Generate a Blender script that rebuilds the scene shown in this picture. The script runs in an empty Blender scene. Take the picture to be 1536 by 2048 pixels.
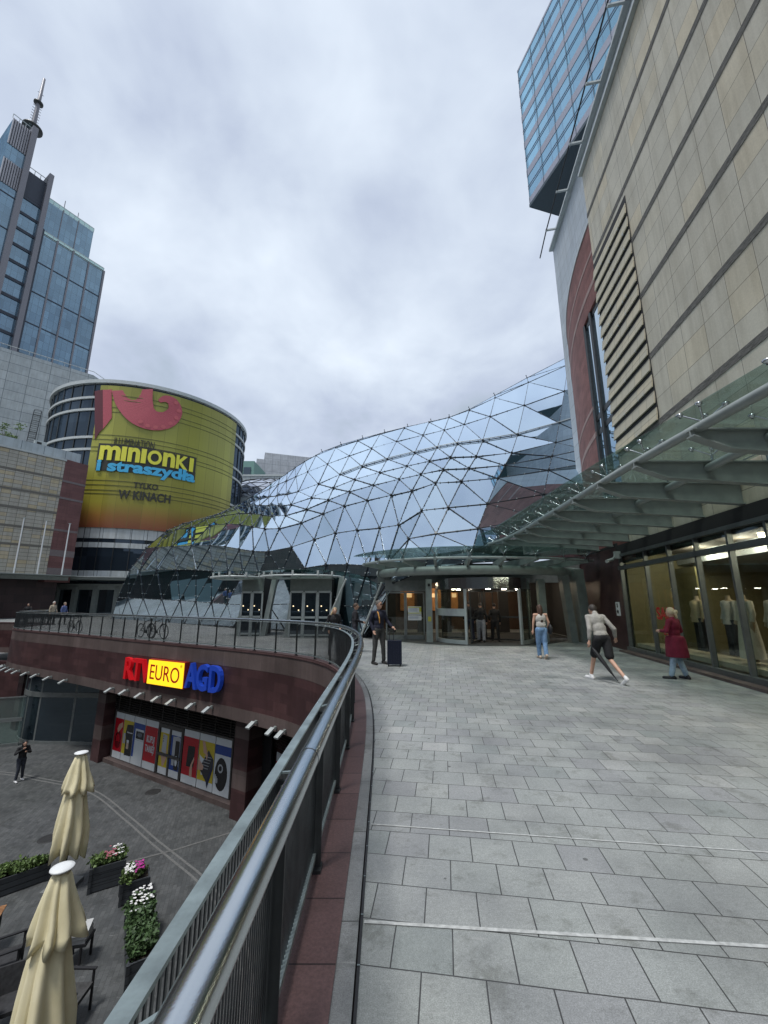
import bpy, bmesh, math, random
from mathutils import Vector, Matrix
random.seed(7)
sc = bpy.context.scene
COL = sc.collection
R = math.radians
# ---------------- camera, world, sun, exposure ----------------
F, PITCH, EYE = 814.0, math.atan(178 / 814.0), 1.75
cam = bpy.data.cameras.new("camera"); co = bpy.data.objects.new("camera", cam); COL.objects.link(co)
cam.sensor_fit = 'VERTICAL'; cam.sensor_height = 36; cam.sensor_width = 27
cam.lens = F / 2048 * 36; cam.clip_start = 0.05; cam.clip_end = 3000
co.location = (0, 0, EYE); co.rotation_euler = (math.pi / 2 + PITCH, 0, 0)
sc.camera = co
sc.view_settings.view_transform = 'Standard'; sc.view_settings.look = 'None'
sc.view_settings.exposure = 0.88; sc.view_settings.gamma = 1.0
world = bpy.data.worlds.new("World"); sc.world = world; world.use_nodes = True
def build_world():
    nt = world.node_tree; nt.nodes.clear(); N = nt.nodes.new; L = nt.links.new
    out = N('ShaderNodeOutputWorld')
    sky = N('ShaderNodeTexSky'); sky.sky_type = 'NISHITA'; sky.sun_disc = False
    sky.sun_elevation = R(68); sky.sun_rotation = R(220)
    bs = N('ShaderNodeBackground'); bs.inputs[1].default_value = 0.09; L(sky.outputs[0], bs.inputs[0])
    tc = N('ShaderNodeTexCoord'); sep = N('ShaderNodeSeparateXYZ'); L(tc.outputs['Generated'], sep.inputs[0])
    def M(op, a, b=None, c=None):
        n = N('ShaderNodeMath'); n.operation = op
        for i, v in enumerate((a, b, c)):
            if v is None: continue
            if hasattr(v, 'links'): L(v, n.inputs[i])
            else: n.inputs[i].default_value = v
        return n.outputs[0]
    z = M('MAXIMUM', sep.outputs[2], 0.0); zz = M('ADD', z, 0.42)
    cx = M('DIVIDE', sep.outputs[0], zz); cy = M('DIVIDE', sep.outputs[1], zz)
    cb = N('ShaderNodeCombineXYZ'); L(cx, cb.inputs[0]); L(cy, cb.inputs[1]); cb.inputs[2].default_value = 2.9
    def noise(scale, det, rough, dist=0.0):
        n = N('ShaderNodeTexNoise'); n.inputs['Scale'].default_value = scale; n.inputs['Detail'].default_value = det
        n.inputs['Roughness'].default_value = rough; n.inputs['Distortion'].default_value = dist
        L(cb.outputs[0], n.inputs['Vector']); return n.outputs['Fac']
    n1 = noise(1.9, 5, 0.5, 0.35); n2 = noise(5.5, 7, 0.55, 0.3)
    s = M('ADD', M('MULTIPLY', n1, 0.78), M('MULTIPLY', n2, 0.22))
    r = N('ShaderNodeValToRGB'); L(s, r.inputs[0]); e = r.color_ramp.elements
    e[0].position = 0.37; e[0].color = (0.235, 0.28, 0.33, 1)
    e[1].position = 0.70; e[1].color = (0.525, 0.575, 0.63, 1)
    m = e.new(0.46); m.color = (0.31, 0.35, 0.43, 1)
    m = e.new(0.53); m.color = (0.375, 0.42, 0.49, 1)
    bc = N('ShaderNodeBackground'); L(r.outputs[0], bc.inputs[0]); bc.inputs[1].default_value = 1.0
    mx = N('ShaderNodeMixShader'); mx.inputs[0].default_value = 0.92
    L(bs.outputs[0], mx.inputs[1]); L(bc.outputs[0], mx.inputs[2]); L(mx.outputs[0], out.inputs[0])
build_world()
sl = bpy.data.lights.new("sun", 'SUN'); sl.energy = 1.5; sl.angle = R(12); sl.color = (1, 0.985, 0.96)
so = bpy.data.objects.new("sun", sl); COL.objects.link(so); so.rotation_euler = (R(22), 0, R(-40))
# ---------------- survey helpers: sight line of a photo point met with a real plane ----------------
CP, SP = math.cos(PITCH), math.sin(PITCH)
def ray(x, y):
    u = (x - 768) / F; v = (1024 - y) / F
    return u, CP - v * SP, SP + v * CP
def atz(x, y, z):
    a, b, d = ray(x, y); t = (z - EYE) / d; return Vector((a * t, b * t, z))
def at(x, y, Y):
    a, b, d = ray(x, y); t = Y / b; return Vector((a * t, Y, EYE + d * t))
# ---------------- mesh builder ----------------
def perp(d):
    d = d.normalized(); u = Vector((0, 0, 1))
    if abs(d.z) > 0.99: u = Vector((1, 0, 0))
    s = d.cross(u).normalized(); return s, s.cross(d).normalized()
class MB:
    def __init__(s): s.v = []; s.f = []; s.uv = {}; s.sm = set(); s.m = {}
    def add(s, vs, fs, uvs=None, smooth=False, mi=0):
        o = len(s.v); s.v += [Vector(p) for p in vs]
        for k, f in enumerate(fs):
            if uvs: s.uv[len(s.f)] = uvs[k]
            if smooth: s.sm.add(len(s.f))
            if mi: s.m[len(s.f)] = mi
            s.f.append([o + i for i in f])
        return s
    def hexa(s, b, t, **k):  # bottom 4 (ccw from above), top 4
        return s.add(list(b) + list(t), [(3, 2, 1, 0), (4, 5, 6, 7), (0, 1, 5, 4), (1, 2, 6, 5), (2, 3, 7, 6), (3, 0, 4, 7)], **k)
    def box(s, c, sz, rz=0.0, **k):
        c = Vector(c); hx, hy, hz = sz[0] / 2, sz[1] / 2, sz[2] / 2; ca, sa = math.cos(rz), math.sin(rz)
        q = [(x * ca - y * sa, x * sa + y * ca) for x, y in ((-hx, -hy), (hx, -hy), (hx, hy), (-hx, hy))]
        return s.hexa([c + Vector((x, y, -hz)) for x, y in q], [c + Vector((x, y, hz)) for x, y in q], **k)
    def bar(s, p, q, w, h, up=None, **k):  # w across, h along up
        p, q = Vector(p), Vector(q); d = (q - p)
        if d.length < 1e-6: return s
        if up is None: a, b = perp(d)
        else:
            up = Vector(up); a = d.cross(up).normalized(); b = a.cross(d).normalized()
        a = a * w / 2; b = b * h / 2
        return s.add([p - a - b, p + a - b, p + a + b, p - a + b, q - a - b, q + a - b, q + a + b, q - a + b],
                     [(0, 1, 2, 3), (7, 6, 5, 4), (4, 5, 1, 0), (5, 6, 2, 1), (6, 7, 3, 2), (7, 4, 0, 3)], **k)
    def tube(s, pts, r, n=10, closed=False, caps=True, smooth=True):
        pts = [Vector(p) for p in pts]; m = len(pts); rs = r if isinstance(r, (list, tuple)) else [r] * m
        vs = []; pa = None
        for i, p in enumerate(pts):
            a = pts[(i - 1) % m] if (closed or i > 0) else p
            b = pts[(i + 1) % m] if (closed or i < m - 1) else p
            d = (b - a).normalized()
            if pa is None: A, B = perp(d)
            else:
                A = (pa - d * pa.dot(d)).normalized(); B = A.cross(d)
            pa = A
            for k in range(n):
                t = 2 * math.pi * k / n; vs.append(p + (A * math.cos(t) + B * math.sin(t)) * rs[i])
        fs = []
        for i in range(m if closed else m - 1):
            j = (i + 1) % m
            for k in range(n):
                l = (k + 1) % n; fs.append((i * n + k, j * n + k, j * n + l, i * n + l))
        s.add(vs, fs, smooth=smooth)
        if caps and not closed:
            s.add(vs[:n], [tuple(range(n))]); s.add(vs[-n:], [tuple(reversed(range(n)))])
        return s
    def lathe(s, c, prof, n=24, sx=1, sy=1, smooth=True, rz=0):
        c = Vector(c); vs = []
        for r, z in prof:
            for k in range(n):
                t = 2 * math.pi * k / n + rz; vs.append(c + Vector((r * math.cos(t) * sx, r * math.sin(t) * sy, z)))
        fs = []
        for i in range(len(prof) - 1):
            for k in range(n):
                l = (k + 1) % n; fs.append((i * n + k, i * n + l, (i + 1) * n + l, (i + 1) * n + k))
        return s.add(vs, fs, smooth=smooth)
    def ball(s, c, r, n=10, m=7, rot=None, smooth=True):
        if not isinstance(r, (list, tuple)): r = (r, r, r)
        c = Vector(c); vs = []; fs = []
        for i in range(m + 1):
            a = math.pi * i / m
            for k in range(n):
                t = 2 * math.pi * k / n
                p = Vector((math.sin(a) * math.cos(t) * r[0], math.sin(a) * math.sin(t) * r[1], math.cos(a) * r[2]))
                if rot is not None: p = rot @ p
                vs.append(c + p)
        for i in range(m):
            for k in range(n):
                l = (k + 1) % n; fs.append((i * n + k, (i + 1) * n + k, (i + 1) * n + l, i * n + l))
        return s.add(vs, fs, smooth=smooth)
    def cap(s, p, q, r1, r2, n=12):  # tapered capsule
        p, q = Vector(p), Vector(q); d = (q - p).normalized(); pts = []; rs = []
        for a in (-80, -50, -25, 0): pts.append(p + d * r1 * math.sin(R(a))); rs.append(r1 * math.cos(R(a)))
        for a in (0, 25, 50, 80): pts.append(q + d * r2 * math.sin(R(a))); rs.append(r2 * math.cos(R(a)))
        return s.tube(pts, rs, n)
    def prism(s, poly, z0, z1, **k):
        n = len(poly); vs = [(x, y, z0) for x, y in poly] + [(x, y, z1) for x, y in poly]
        return s.add(vs, [tuple(reversed(range(n))), tuple(range(n, 2 * n))] + [(i, (i + 1) % n, n + (i + 1) % n, n + i) for i in range(n)], **k)
    def strip(s, path, z0, z1, th, side=1, u0=0.0, vo=0.0):
        """wall along a plan polyline, front face on the path, thickness th to the given side, uv = running length, height"""
        L = [Vector((p[0], p[1])) for p in path]; n = len(L); nr = []
        for i in range(n):
            a = L[max(i - 1, 0)]; b = L[min(i + 1, n - 1)]; d = (b - a).normalized(); nr.append(Vector((-d.y, d.x)) * side)
        acc = [u0]
        for i in range(1, n): acc.append(acc[-1] + (L[i] - L[i - 1]).length)
        for i in range(n - 1):
            j = i + 1; a, b = L[i], L[j]; c, d = L[j] + nr[j] * th, L[i] + nr[i] * th
            P = [(a.x, a.y, z0), (b.x, b.y, z0), (b.x, b.y, z1), (a.x, a.y, z1), (d.x, d.y, z0), (c.x, c.y, z0), (c.x, c.y, z1), (d.x, d.y, z1)]
            U = [(acc[i], z0 + vo), (acc[j], z0 + vo), (acc[j], z1 + vo), (acc[i], z1 + vo)]
            T = [(acc[i], z1 + vo), (acc[j], z1 + vo), (acc[j], z1 + th + vo), (acc[i], z1 + th + vo)]
            s.add(P, [(0, 1, 2, 3), (5, 4, 7, 6), (3, 2, 6, 7), (1, 0, 4, 5)], uvs=[U, [U[1], U[0], U[3], U[2]], T, T])
        for i, fl in ((0, 0), (n - 1, 1)):
            a = L[i]; d = L[i] + nr[i] * th
            P = [(a.x, a.y, z0), (d.x, d.y, z0), (d.x, d.y, z1), (a.x, a.y, z1)]
            s.add(P, [(0, 1, 2, 3) if fl else (3, 2, 1, 0)])
        return s
    def leaves(s, c, r, n, size, rnd, flat=0.4, up=0.0):
        c = Vector(c)
        for _ in range(n):
            d = Vector((rnd.gauss(0, 1), rnd.gauss(0, 1), rnd.gauss(0, 1))).normalized() * (rnd.random() ** 0.45)
            p = c + Vector((d.x * r[0], d.y * r[1], d.z * r[2]))
            a = Vector((rnd.uniform(-1, 1), rnd.uniform(-1, 1), rnd.uniform(-1, 1) * flat + up)).normalized()
            b = a.cross(Vector((rnd.uniform(-1, 1), rnd.uniform(-1, 1), rnd.uniform(-1, 1)))).normalized()
            l = size * rnd.uniform(0.6, 1.3); w = l * 0.32
            s.add([p, p + a * l * .5 + b * w, p + a * l, p + a * l * .5 - b * w], [(0, 1, 2, 3)])
        return s
    def build(s, name, mats, parent=None, label=None, kind=None):
        root = parent
        while root is not None and root.parent is not None: root = root.parent
        off = root.location if root is not None else Vector((0, 0, 0))
        me = bpy.data.meshes.new(name); me.from_pydata([p - off for p in s.v], [], s.f)
        uvl = me.uv_layers.new(name="UVMap")
        for p in me.polygons:
            i = p.index
            if i in s.sm: p.use_smooth = True
            if i in s.m: p.material_index = s.m[i]
            given = s.uv.get(i); n = p.normal
            for k, li in enumerate(p.loop_indices):
                if given: uvl.data[li].uv = given[k]; continue
                c = s.v[s.f[i][k]]
                if abs(n.z) > 0.7: uvl.data[li].uv = (c.x, c.y)
                else:
                    l = math.hypot(n.x, n.y) or 1; uvl.data[li].uv = (-c.x * n.y / l + c.y * n.x / l, c.z)
        for m in (mats if isinstance(mats, (list, tuple)) else [mats]): me.materials.append(m)
        o = bpy.data.objects.new(name, me); COL.objects.link(o)
        if parent is not None: o.parent = parent
        if label: o["label"] = label
        if kind: o["kind"] = kind
        return o
def tag(o, label, cat, group=None):
    o["label"] = label; o["category"] = cat
    if group: o["group"] = group
    return o
def thing(name, label, cat, loc=(0, 0, 0), group=None):
    o = bpy.data.objects.new(name, None); COL.objects.link(o); o.location = loc; o.empty_display_size = 0.2
    return tag(o, label, cat, group)
def dup(o, parent=None):
    c = o.copy(); COL.objects.link(c); c.parent = parent
    for ch in [x for x in bpy.data.objects if x.parent == o]: dup(ch, c)
    return c
def struct(mb, name, m):
    o = mb.build(name, m); o["kind"] = "structure"; return o
def catmull(P, n):
    P = [Vector(p) for p in P]; out = []
    for i in range(len(P) - 1):
        a = P[max(i - 1, 0)]; b = P[i]; c = P[i + 1]; d = P[min(i + 2, len(P) - 1)]
        for k in range(n):
            t = k / n; out.append(0.5 * ((2 * b) + (c - a) * t + (2 * a - 5 * b + 4 * c - d) * t * t + (3 * b - a - 3 * c + d) * t ** 3))
    out.append(P[-1]); return out
def resample(P, step):
    P = [Vector(p) for p in P]; acc = [0]
    for i in range(1, len(P)): acc.append(acc[-1] + (P[i] - P[i - 1]).length)
    n = max(1, round(acc[-1] / step)); out = []; j = 0
    for k in range(n + 1):
        d = acc[-1] * k / n
        while j < len(P) - 2 and acc[j + 1] < d: j += 1
        t = (d - acc[j]) / (acc[j + 1] - acc[j]); out.append(P[j].lerp(P[j + 1], t))
    return out
def offset(P, d):
    out = []
    for i, p in enumerate(P):
        a = P[max(i - 1, 0)]; b = P[min(i + 1, len(P) - 1)]; t = Vector((b[0] - a[0], b[1] - a[1])).normalized()
        q = Vector(p); q[0] += -t.y * d; q[1] += t.x * d; out.append(q)
    return out
# ---------------- materials ----------------
class NT:
    def __init__(s, name):
        s.mat = bpy.data.materials.new(name); s.mat.use_nodes = True; s.t = s.mat.node_tree; s.t.nodes.clear()
        s.out = s.n('ShaderNodeOutputMaterial')
    def n(s, t, **k):
        x = s.t.nodes.new(t)
        for a, b in k.items(): setattr(x, a, b)
        return x
    def l(s, a, b): s.t.links.new(a, b)
    def m(s, op, a, b=None, c=None, clamp=False):
        n = s.n('ShaderNodeMath', operation=op, use_clamp=clamp)
        for i, v in enumerate((a, b, c)):
            if v is None: continue
            if hasattr(v, 'links'): s.l(v, n.inputs[i])
            else: n.inputs[i].default_value = v
        return n.outputs[0]
    def noise(s, vec, scale, det=3, rough=0.55):
        n = s.n('ShaderNodeTexNoise'); n.inputs['Scale'].default_value = scale; n.inputs['Detail'].default_value = det
        n.inputs['Roughness'].default_value = rough
        if vec is not None: s.l(vec, n.inputs['Vector'])
        return n.outputs['Fac']
    def ramp(s, fac, stops, const=False):
        r = s.n('ShaderNodeValToRGB'); s.l(fac, r.inputs[0]); e = r.color_ramp.elements
        if const: r.color_ramp.interpolation = 'CONSTANT'
        e[0].position = stops[0][0]; e[0].color = (*stops[0][1], 1); e[1].position = stops[1][0]; e[1].color = (*stops[1][1], 1)
        for p, c in stops[2:]: x = e.new(p); x.color = (*c, 1)
        return r.outputs[0]
    def mix(s, f, a, b, mode='MIX'):
        n = s.n('ShaderNodeMix', data_type='RGBA', blend_type=mode)
        for i, v in ((0, f), (6, a), (7, b)):
            if hasattr(v, 'links'): s.l(v, n.inputs[i])
            elif i == 0: n.inputs[0].default_value = v
            else: n.inputs[i].default_value = (*v, 1)
        return n.outputs[2]
    def cells(s, w, h, off=0.0, mort=0.01, uv=None, du=0.0, dv=0.0):
        if uv is None: uv = s.n('ShaderNodeUVMap').outputs[0]
        sp = s.n('ShaderNodeSeparateXYZ'); s.l(uv, sp.inputs[0])
        v = s.m('DIVIDE', s.m('SUBTRACT', sp.outputs[1], dv), h); row = s.m('FLOOR', v); fv = s.m('SUBTRACT', v, row)
        u = s.m('ADD', s.m('DIVIDE', s.m('SUBTRACT', sp.outputs[0], du), w), s.m('MULTIPLY', row, off)); c = s.m('FLOOR', u); fu = s.m('SUBTRACT', u, c)
        eu = s.m('MULTIPLY', s.m('MINIMUM', fu, s.m('SUBTRACT', 1.0, fu)), w); ev = s.m('MULTIPLY', s.m('MINIMUM', fv, s.m('SUBTRACT', 1.0, fv)), h)
        mk = s.m('LESS_THAN', s.m('MINIMUM', eu, ev), mort / 2)
        cb = s.n('ShaderNodeCombineXYZ'); s.l(c, cb.inputs[0]); s.l(row, cb.inputs[1])
        wn = s.n('ShaderNodeTexWhiteNoise', noise_dimensions='2D'); s.l(cb.outputs[0], wn.inputs['Vector'])
        return wn.outputs['Value'], mk, wn.outputs['Color']
    def principled(s, col, rough=0.5, metal=0.0, bump=None, bd=0.3, spec=0.5, alpha=None, bdist=0.01):
        p = s.n('ShaderNodeBsdfPrincipled')
        for k, v in (('Base Color', col), ('Roughness', rough), ('Metallic', metal), ('Specular IOR Level', spec)):
            if hasattr(v, 'links'): s.l(v, p.inputs[k])
            else: p.inputs[k].default_value = (*v, 1) if k == 'Base Color' else v
        if bump is not None:
            b = s.n('ShaderNodeBump'); b.inputs['Strength'].default_value = bd; b.inputs['Distance'].default_value = bdist
            s.l(bump, b.inputs['Height']); s.l(b.outputs[0], p.inputs['Normal'])
        s.l(p.outputs[0], s.out.inputs[0]); return p
    def obj(s): return s.n('ShaderNodeTexCoord').outputs['Object']
def plain(name, col, rough=0.5, metal=0.0, var=0.12, scale=6, bd=0.0, spec=0.5, nscale=None):
    t = NT(name); o = t.obj(); f = t.noise(o, scale, 4)
    c = t.ramp(f, [(0.3, tuple(x * (1 - var) for x in col)), (0.7, tuple(min(1, x * (1 + var)) for x in col))])
    t.principled(c, rough, metal, t.noise(o, nscale or scale * 8, 3) if bd else None, bd, spec); return t.mat
def panels(name, stops, w, h, off=0.0, mort=0.012, mcol=(0.05, 0.05, 0.05), rough=0.6, spec=0.4, grain=0.12, gscale=30, bd=0.15, du=0, dv=0, metal=0.0, stain=0.15):
    t = NT(name); r, mk, _ = t.cells(w, h, off, mort, du=du, dv=dv); c = t.ramp(r, stops); o = t.obj()
    g = t.noise(o, gscale, 4, 0.7); c = t.mix(1.0, c, t.ramp(g, [(0.3, (1 - grain,) * 3), (0.7, (1 + grain * 0.6,) * 3)]), 'MULTIPLY')
    st = t.noise(o, 0.7, 5, 0.6); c = t.mix(1.0, c, t.ramp(st, [(0.35, (1 - stain,) * 3), (0.62, (1, 1, 1))]), 'MULTIPLY')
    vm = t.n('ShaderNodeMapping'); vm.inputs['Scale'].default_value = (2.2, 2.2, 0.16); t.l(o, vm.inputs[0])
    c = t.mix(1.0, c, t.ramp(t.noise(vm.outputs[0], 1.6, 5, 0.65), [(0.38, (0.90, 0.89, 0.87)), (0.56, (1.03, 1.03, 1.03))]), 'MULTIPLY')
    c = t.mix(mk, c, mcol)
    t.principled(c, rough, metal, t.m('SUBTRACT', g, t.m('MULTIPLY', mk, 2.0)), bd, spec); return t.mat
def emit(name, col, s):
    t = NT(name); e = t.n('ShaderNodeEmission'); e.inputs[0].default_value = (*col, 1); e.inputs[1].default_value = s
    t.l(e.outputs[0], t.out.inputs[0]); return t.mat
def glassy(name, tint, refl, base, r0=0.25, trans=0.0, fres=False, rough=0.015, tcol=None, wob=0.0, cellsz=None):
    """coated glass: mirror layer whose weight grows at grazing angles over a tinted body"""
    t = NT(name)
    lw = t.n('ShaderNodeLayerWeight'); lw.inputs[0].default_value = 0.5
    fac = t.m('ADD', t.m('MULTIPLY', t.m('POWER', lw.outputs['Facing'], 3.0), 1 - r0), r0, clamp=True)
    if fres: fac = t.m('ADD', t.m('MULTIPLY', t.m('POWER', lw.outputs['Facing'], 5.0), 0.9), r0, clamp=True)
    g = t.n('ShaderNodeBsdfGlossy'); g.inputs['Color'].default_value = (*refl, 1); g.inputs['Roughness'].default_value = rough
    if wob:
        b = t.n('ShaderNodeBump'); b.inputs['Strength'].default_value = wob; b.inputs['Distance'].default_value = 0.05
        t.l(t.noise(t.obj(), 0.35, 2), b.inputs['Height']); t.l(b.outputs[0], g.inputs['Normal'])
    d = t.n('ShaderNodeBsdfDiffuse'); d.inputs[0].default_value = (*base, 1)
    body = d.outputs[0]
    if cellsz:
        rr, mk, _ = t.cells(*cellsz); t.l(t.ramp(rr, [(0.0, tuple(x * 0.7 for x in base)), (1.0, tuple(x * 1.4 for x in base))]), d.inputs[0])
    if trans > 0:
        tr = t.n('ShaderNodeBsdfTransparent'); tr.inputs[0].default_value = (*(tcol or tint), 1)
        mx = t.n('ShaderNodeMixShader'); mx.inputs[0].default_value = trans; t.l(body, mx.inputs[1]); t.l(tr.outputs[0], mx.inputs[2]); body = mx.outputs[0]
    m = t.n('ShaderNodeMixShader'); t.l(fac, m.inputs[0]); t.l(body, m.inputs[1]); t.l(g.outputs[0], m.inputs[2]); t.l(m.outputs[0], t.out.inputs[0])
    return t.mat
def paving(name, w, h, off, stops, mort, mcol, rot=0.0, grit=0.25, lines=None, wet=0.5, gs=160):
    t = NT(name); o = t.obj(); mp = t.n('ShaderNodeMapping'); mp.inputs['Rotation'].default_value = (0, 0, rot); t.l(o, mp.inputs[0])
    wb = t.n('ShaderNodeTexNoise'); wb.inputs['Scale'].default_value = 1.5
    t.l(o, wb.inputs['Vector'])
    va = t.n('ShaderNodeVectorMath', operation='MULTIPLY_ADD'); t.l(wb.outputs['Color'], va.inputs[0]); va.inputs[1].default_value = (0.012, 0.012, 0); t.l(mp.outputs[0], va.inputs[2])
    r, mk, rc = t.cells(w, h, off, mort, uv=va.outputs[0])
    c = t.ramp(r, stops)
    g = t.noise(o, gs, 2, 0.8); g2 = t.noise(o, 45, 3, 0.7); blot = t.noise(o, 1.3, 5, 0.65); big = t.noise(o, 0.25, 3, 0.5)
    c = t.mix(1.0, c, t.ramp(g, [(0.35, (1 - grit,) * 3), (0.65, (1 + grit,) * 3)]), 'MULTIPLY')
    c = t.mix(1.0, c, t.ramp(g2, [(0.35, (1 - grit * .4,) * 3), (0.65, (1 + grit * .4,) * 3)]), 'MULTIPLY')
    c = t.mix(1.0, c, t.ramp(blot, [(0.32, (0.72, 0.72, 0.73)), (0.6, (1, 1, 1))]), 'MULTIPLY')
    c = t.mix(1.0, c, t.ramp(big, [(0.35, (0.86, 0.87, 0.86)), (0.65, (1.08, 1.08, 1.1))]), 'MULTIPLY')
    # gum spots and small stains of their own shape
    vo = t.n('ShaderNodeTexVoronoi'); vo.inputs['Scale'].default_value = 1.9; t.l(o, vo.inputs['Vector'])
    sp = t.m('LESS_THAN', vo.outputs['Distance'], 0.036); c = t.mix(t.m('MULTIPLY', sp, 0.75), c, (0.06, 0.06, 0.06))
    mortc = t.ramp(t.noise(o, 2.2, 3), [(0.3, mcol), (0.62, tuple(x * 1.3 for x in mcol)), (0.72, tuple(min(1, x * 3.2) for x in mcol))])
    # worn, dirtier patches with their own outlines and hairline scratches
    ds = t.noise(o, 3.2, 6, 0.75); c = t.mix(1.0, c, t.ramp(ds, [(0.36, (0.72, 0.72, 0.70)), (0.46, (1, 1, 1))]), 'MULTIPLY')
    sm = t.n('ShaderNodeMapping'); sm.inputs['Scale'].default_value = (0.6, 7, 1); sm.inputs['Rotation'].default_value = (0, 0, 0.5); t.l(o, sm.inputs[0])
    sc_n = t.noise(sm.outputs[0], 6, 2, 0.4); c = t.mix(t.ramp(sc_n, [(0.70, (0, 0, 0)), (0.74, (0.35, 0.35, 0.35))]), c, (0.36, 0.36, 0.35))
    c = t.mix(mk, c, mortc)
    hgt = t.m('SUBTRACT', t.m('MULTIPLY', g, 0.25), mk)
    rg = t.ramp(blot, [(0.3, (wet * 0.8,) * 3), (0.7, (min(1, wet * 1.25),) * 3)])
    t.principled(c, rg, 0.0, hgt, 0.35, 0.4, bdist=0.004); return t.mat
MAT = {}
def mats():
    M = MAT
    M['deck'] = paving('granite_paving', 0.305, 0.30, 0.5, [(0.0, (0.245, 0.265, 0.255)), (1.0, (0.345, 0.35, 0.335)), (0.5, (0.285, 0.30, 0.287)), (0.12, (0.262, 0.268, 0.268)), (0.9, (0.30, 0.31, 0.298))], 0.007, (0.035, 0.035, 0.035), rot=R(-8.1) * -1, wet=0.55)
    M['plaza'] = paving('dark_sett_paving', 0.21, 0.105, 0.5, [(0.0, (0.062, 0.066, 0.066)), (1.0, (0.092, 0.095, 0.094))], 0.006, (0.03, 0.03, 0.03), rot=R(72), wet=0.7)
    M['kerb'] = paving('granite_kerb', 0.5, 0.9, 0.0, [(0.0, (0.17, 0.175, 0.175)), (1.0, (0.23, 0.235, 0.235))], 0.008, (0.04, 0.04, 0.04), wet=0.6)
    M['stripe'] = plain('pale_sett_stripe', (0.13, 0.13, 0.125), 0.8, var=0.25, scale=14)
    M['redstone'] = panels('red_granite_courses', [(0.0, (0.056, 0.026, 0.027)), (1.0, (0.088, 0.042, 0.042)), (0.55, (0.068, 0.032, 0.033))], 0.72, 0.30, 0.5, 0.006, (0.035, 0.018, 0.018), 0.45, 0.4, stain=0.3)
    M['redcap'] = panels('red_granite_coping', [(0.0, (0.085, 0.045, 0.045)), (1.0, (0.12, 0.068, 0.066))], 0.45, 3.0, 0.0, 0.01, (0.02, 0.01, 0.01), 0.55, 0.4, grain=0.3, gscale=60)
    M['brownstone'] = panels('brown_granite_band', [(0.0, (0.105, 0.078, 0.072)), (1.0, (0.145, 0.108, 0.10))], 0.72, 0.9, 0.0, 0.006, (0.04, 0.03, 0.03), 0.55, 0.4, stain=0.3)
    M['steel'] = plain('brushed_stainless_steel', (0.50, 0.53, 0.55), 0.2, 1.0, 0.05, 3, 0.05, nscale=200)
    M['steel2'] = plain('weathered_steel_bar', (0.27, 0.32, 0.32), 0.42, 0.7, 0.3, 9, 0.1)
    M['darksteel'] = plain('dark_painted_steel', (0.045, 0.05, 0.052), 0.45, 0.5, 0.2, 8)
    M['bars'] = plain('dark_infill_bars', (0.055, 0.062, 0.066), 0.35, 0.7, 0.35, 5)
    M['greensteel'] = plain('grey_green_painted_steel', (0.27, 0.30, 0.285), 0.45, 0.1, 0.12, 4)
    M['palesteel'] = plain('pale_painted_steel', (0.42, 0.45, 0.44), 0.4, 0.1, 0.1, 4)
    M['black'] = plain('black_material', (0.012, 0.012, 0.014), 0.6, 0, 0.2, 5)
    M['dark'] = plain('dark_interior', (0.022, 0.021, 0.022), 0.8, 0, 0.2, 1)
    M['white'] = plain('white_paint', (0.72, 0.73, 0.73), 0.5, 0, 0.05, 4)
    M['domeglass'] = glassy('dome_glass', None, (0.74, 0.87, 1.0), (0.02, 0.05, 0.055), 0.70, 0.0, 0.008, wob=0.03)
    M['canopyglass'] = glassy('canopy_glass', (0.80, 0.88, 0.85), (0.75, 0.85, 0.85), (0.22, 0.29, 0.275), 0.05, 0.80, True, 0.05)
    M['shopglass'] = glassy('shop_glass', (0.8, 0.84, 0.8), (0.8, 0.85, 0.85), (0.03, 0.04, 0.04), 0.035, 0.98, True, 0.01)
    M['darkglass'] = glassy('dark_window_glass', None, (0.6, 0.72, 0.8), (0.012, 0.018, 0.024), 0.14, 0.0, 0.01)
    M['stonewall'] = panels('beige_stone_panels', [(0.0, (0.56, 0.525, 0.43)), (1.0, (0.64, 0.565, 0.42)), (0.62, (0.575, 0.54, 0.445)), (0.82, (0.60, 0.55, 0.43))], 0.875, 0.713, 0, 0.013, (0.15, 0.13, 0.11), 0.7, 0.3, 0.10, 25, 0.1, du=0.22, dv=6.95 - 0.713 * 8)
    M['roughband'] = None
    t = NT('rough_grey_stone_band'); o = t.obj(); mp = t.n('ShaderNodeMapping'); mp.inputs['Scale'].default_value = (1, 1, 4); t.l(o, mp.inputs[0])
    n = t.noise(mp.outputs[0], 5, 6, 0.7); t.principled(t.ramp(n, [(0.3, (0.075, 0.073, 0.068)), (0.7, (0.20, 0.195, 0.18))]), 0.9, 0, n, 1.0, 0.2, bdist=0.05); M['roughband'] = t.mat
    t = NT('yellow_stone_slats'); r, mk, _ = t.cells(0.49, 0.36, 0, 0.012); c = t.ramp(r, [(0, (0.44, 0.41, 0.32)), (1, (0.52, 0.46, 0.33))]); t.principled(t.mix(mk, c, (0.1, 0.09, 0.06)), 0.7, 0, t.noise(t.obj(), 30), 0.1); M['slat'] = t.mat
    M['redwall'] = panels('red_sandstone', [(0.0, (0.185, 0.072, 0.062)), (1.0, (0.27, 0.115, 0.098))], 0.6, 0.3, 0.5, 0.004, (0.15, 0.07, 0.06), 0.7, 0.3, 0.2, 12, stain=0.2)
    M['redwallband'] = panels('pale_red_band', [(0.0, (0.33, 0.22, 0.2)), (1.0, (0.38, 0.26, 0.23))], 0.6, 0.3, 0.5, 0.004, (0.2, 0.12, 0.1), 0.7)
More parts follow.
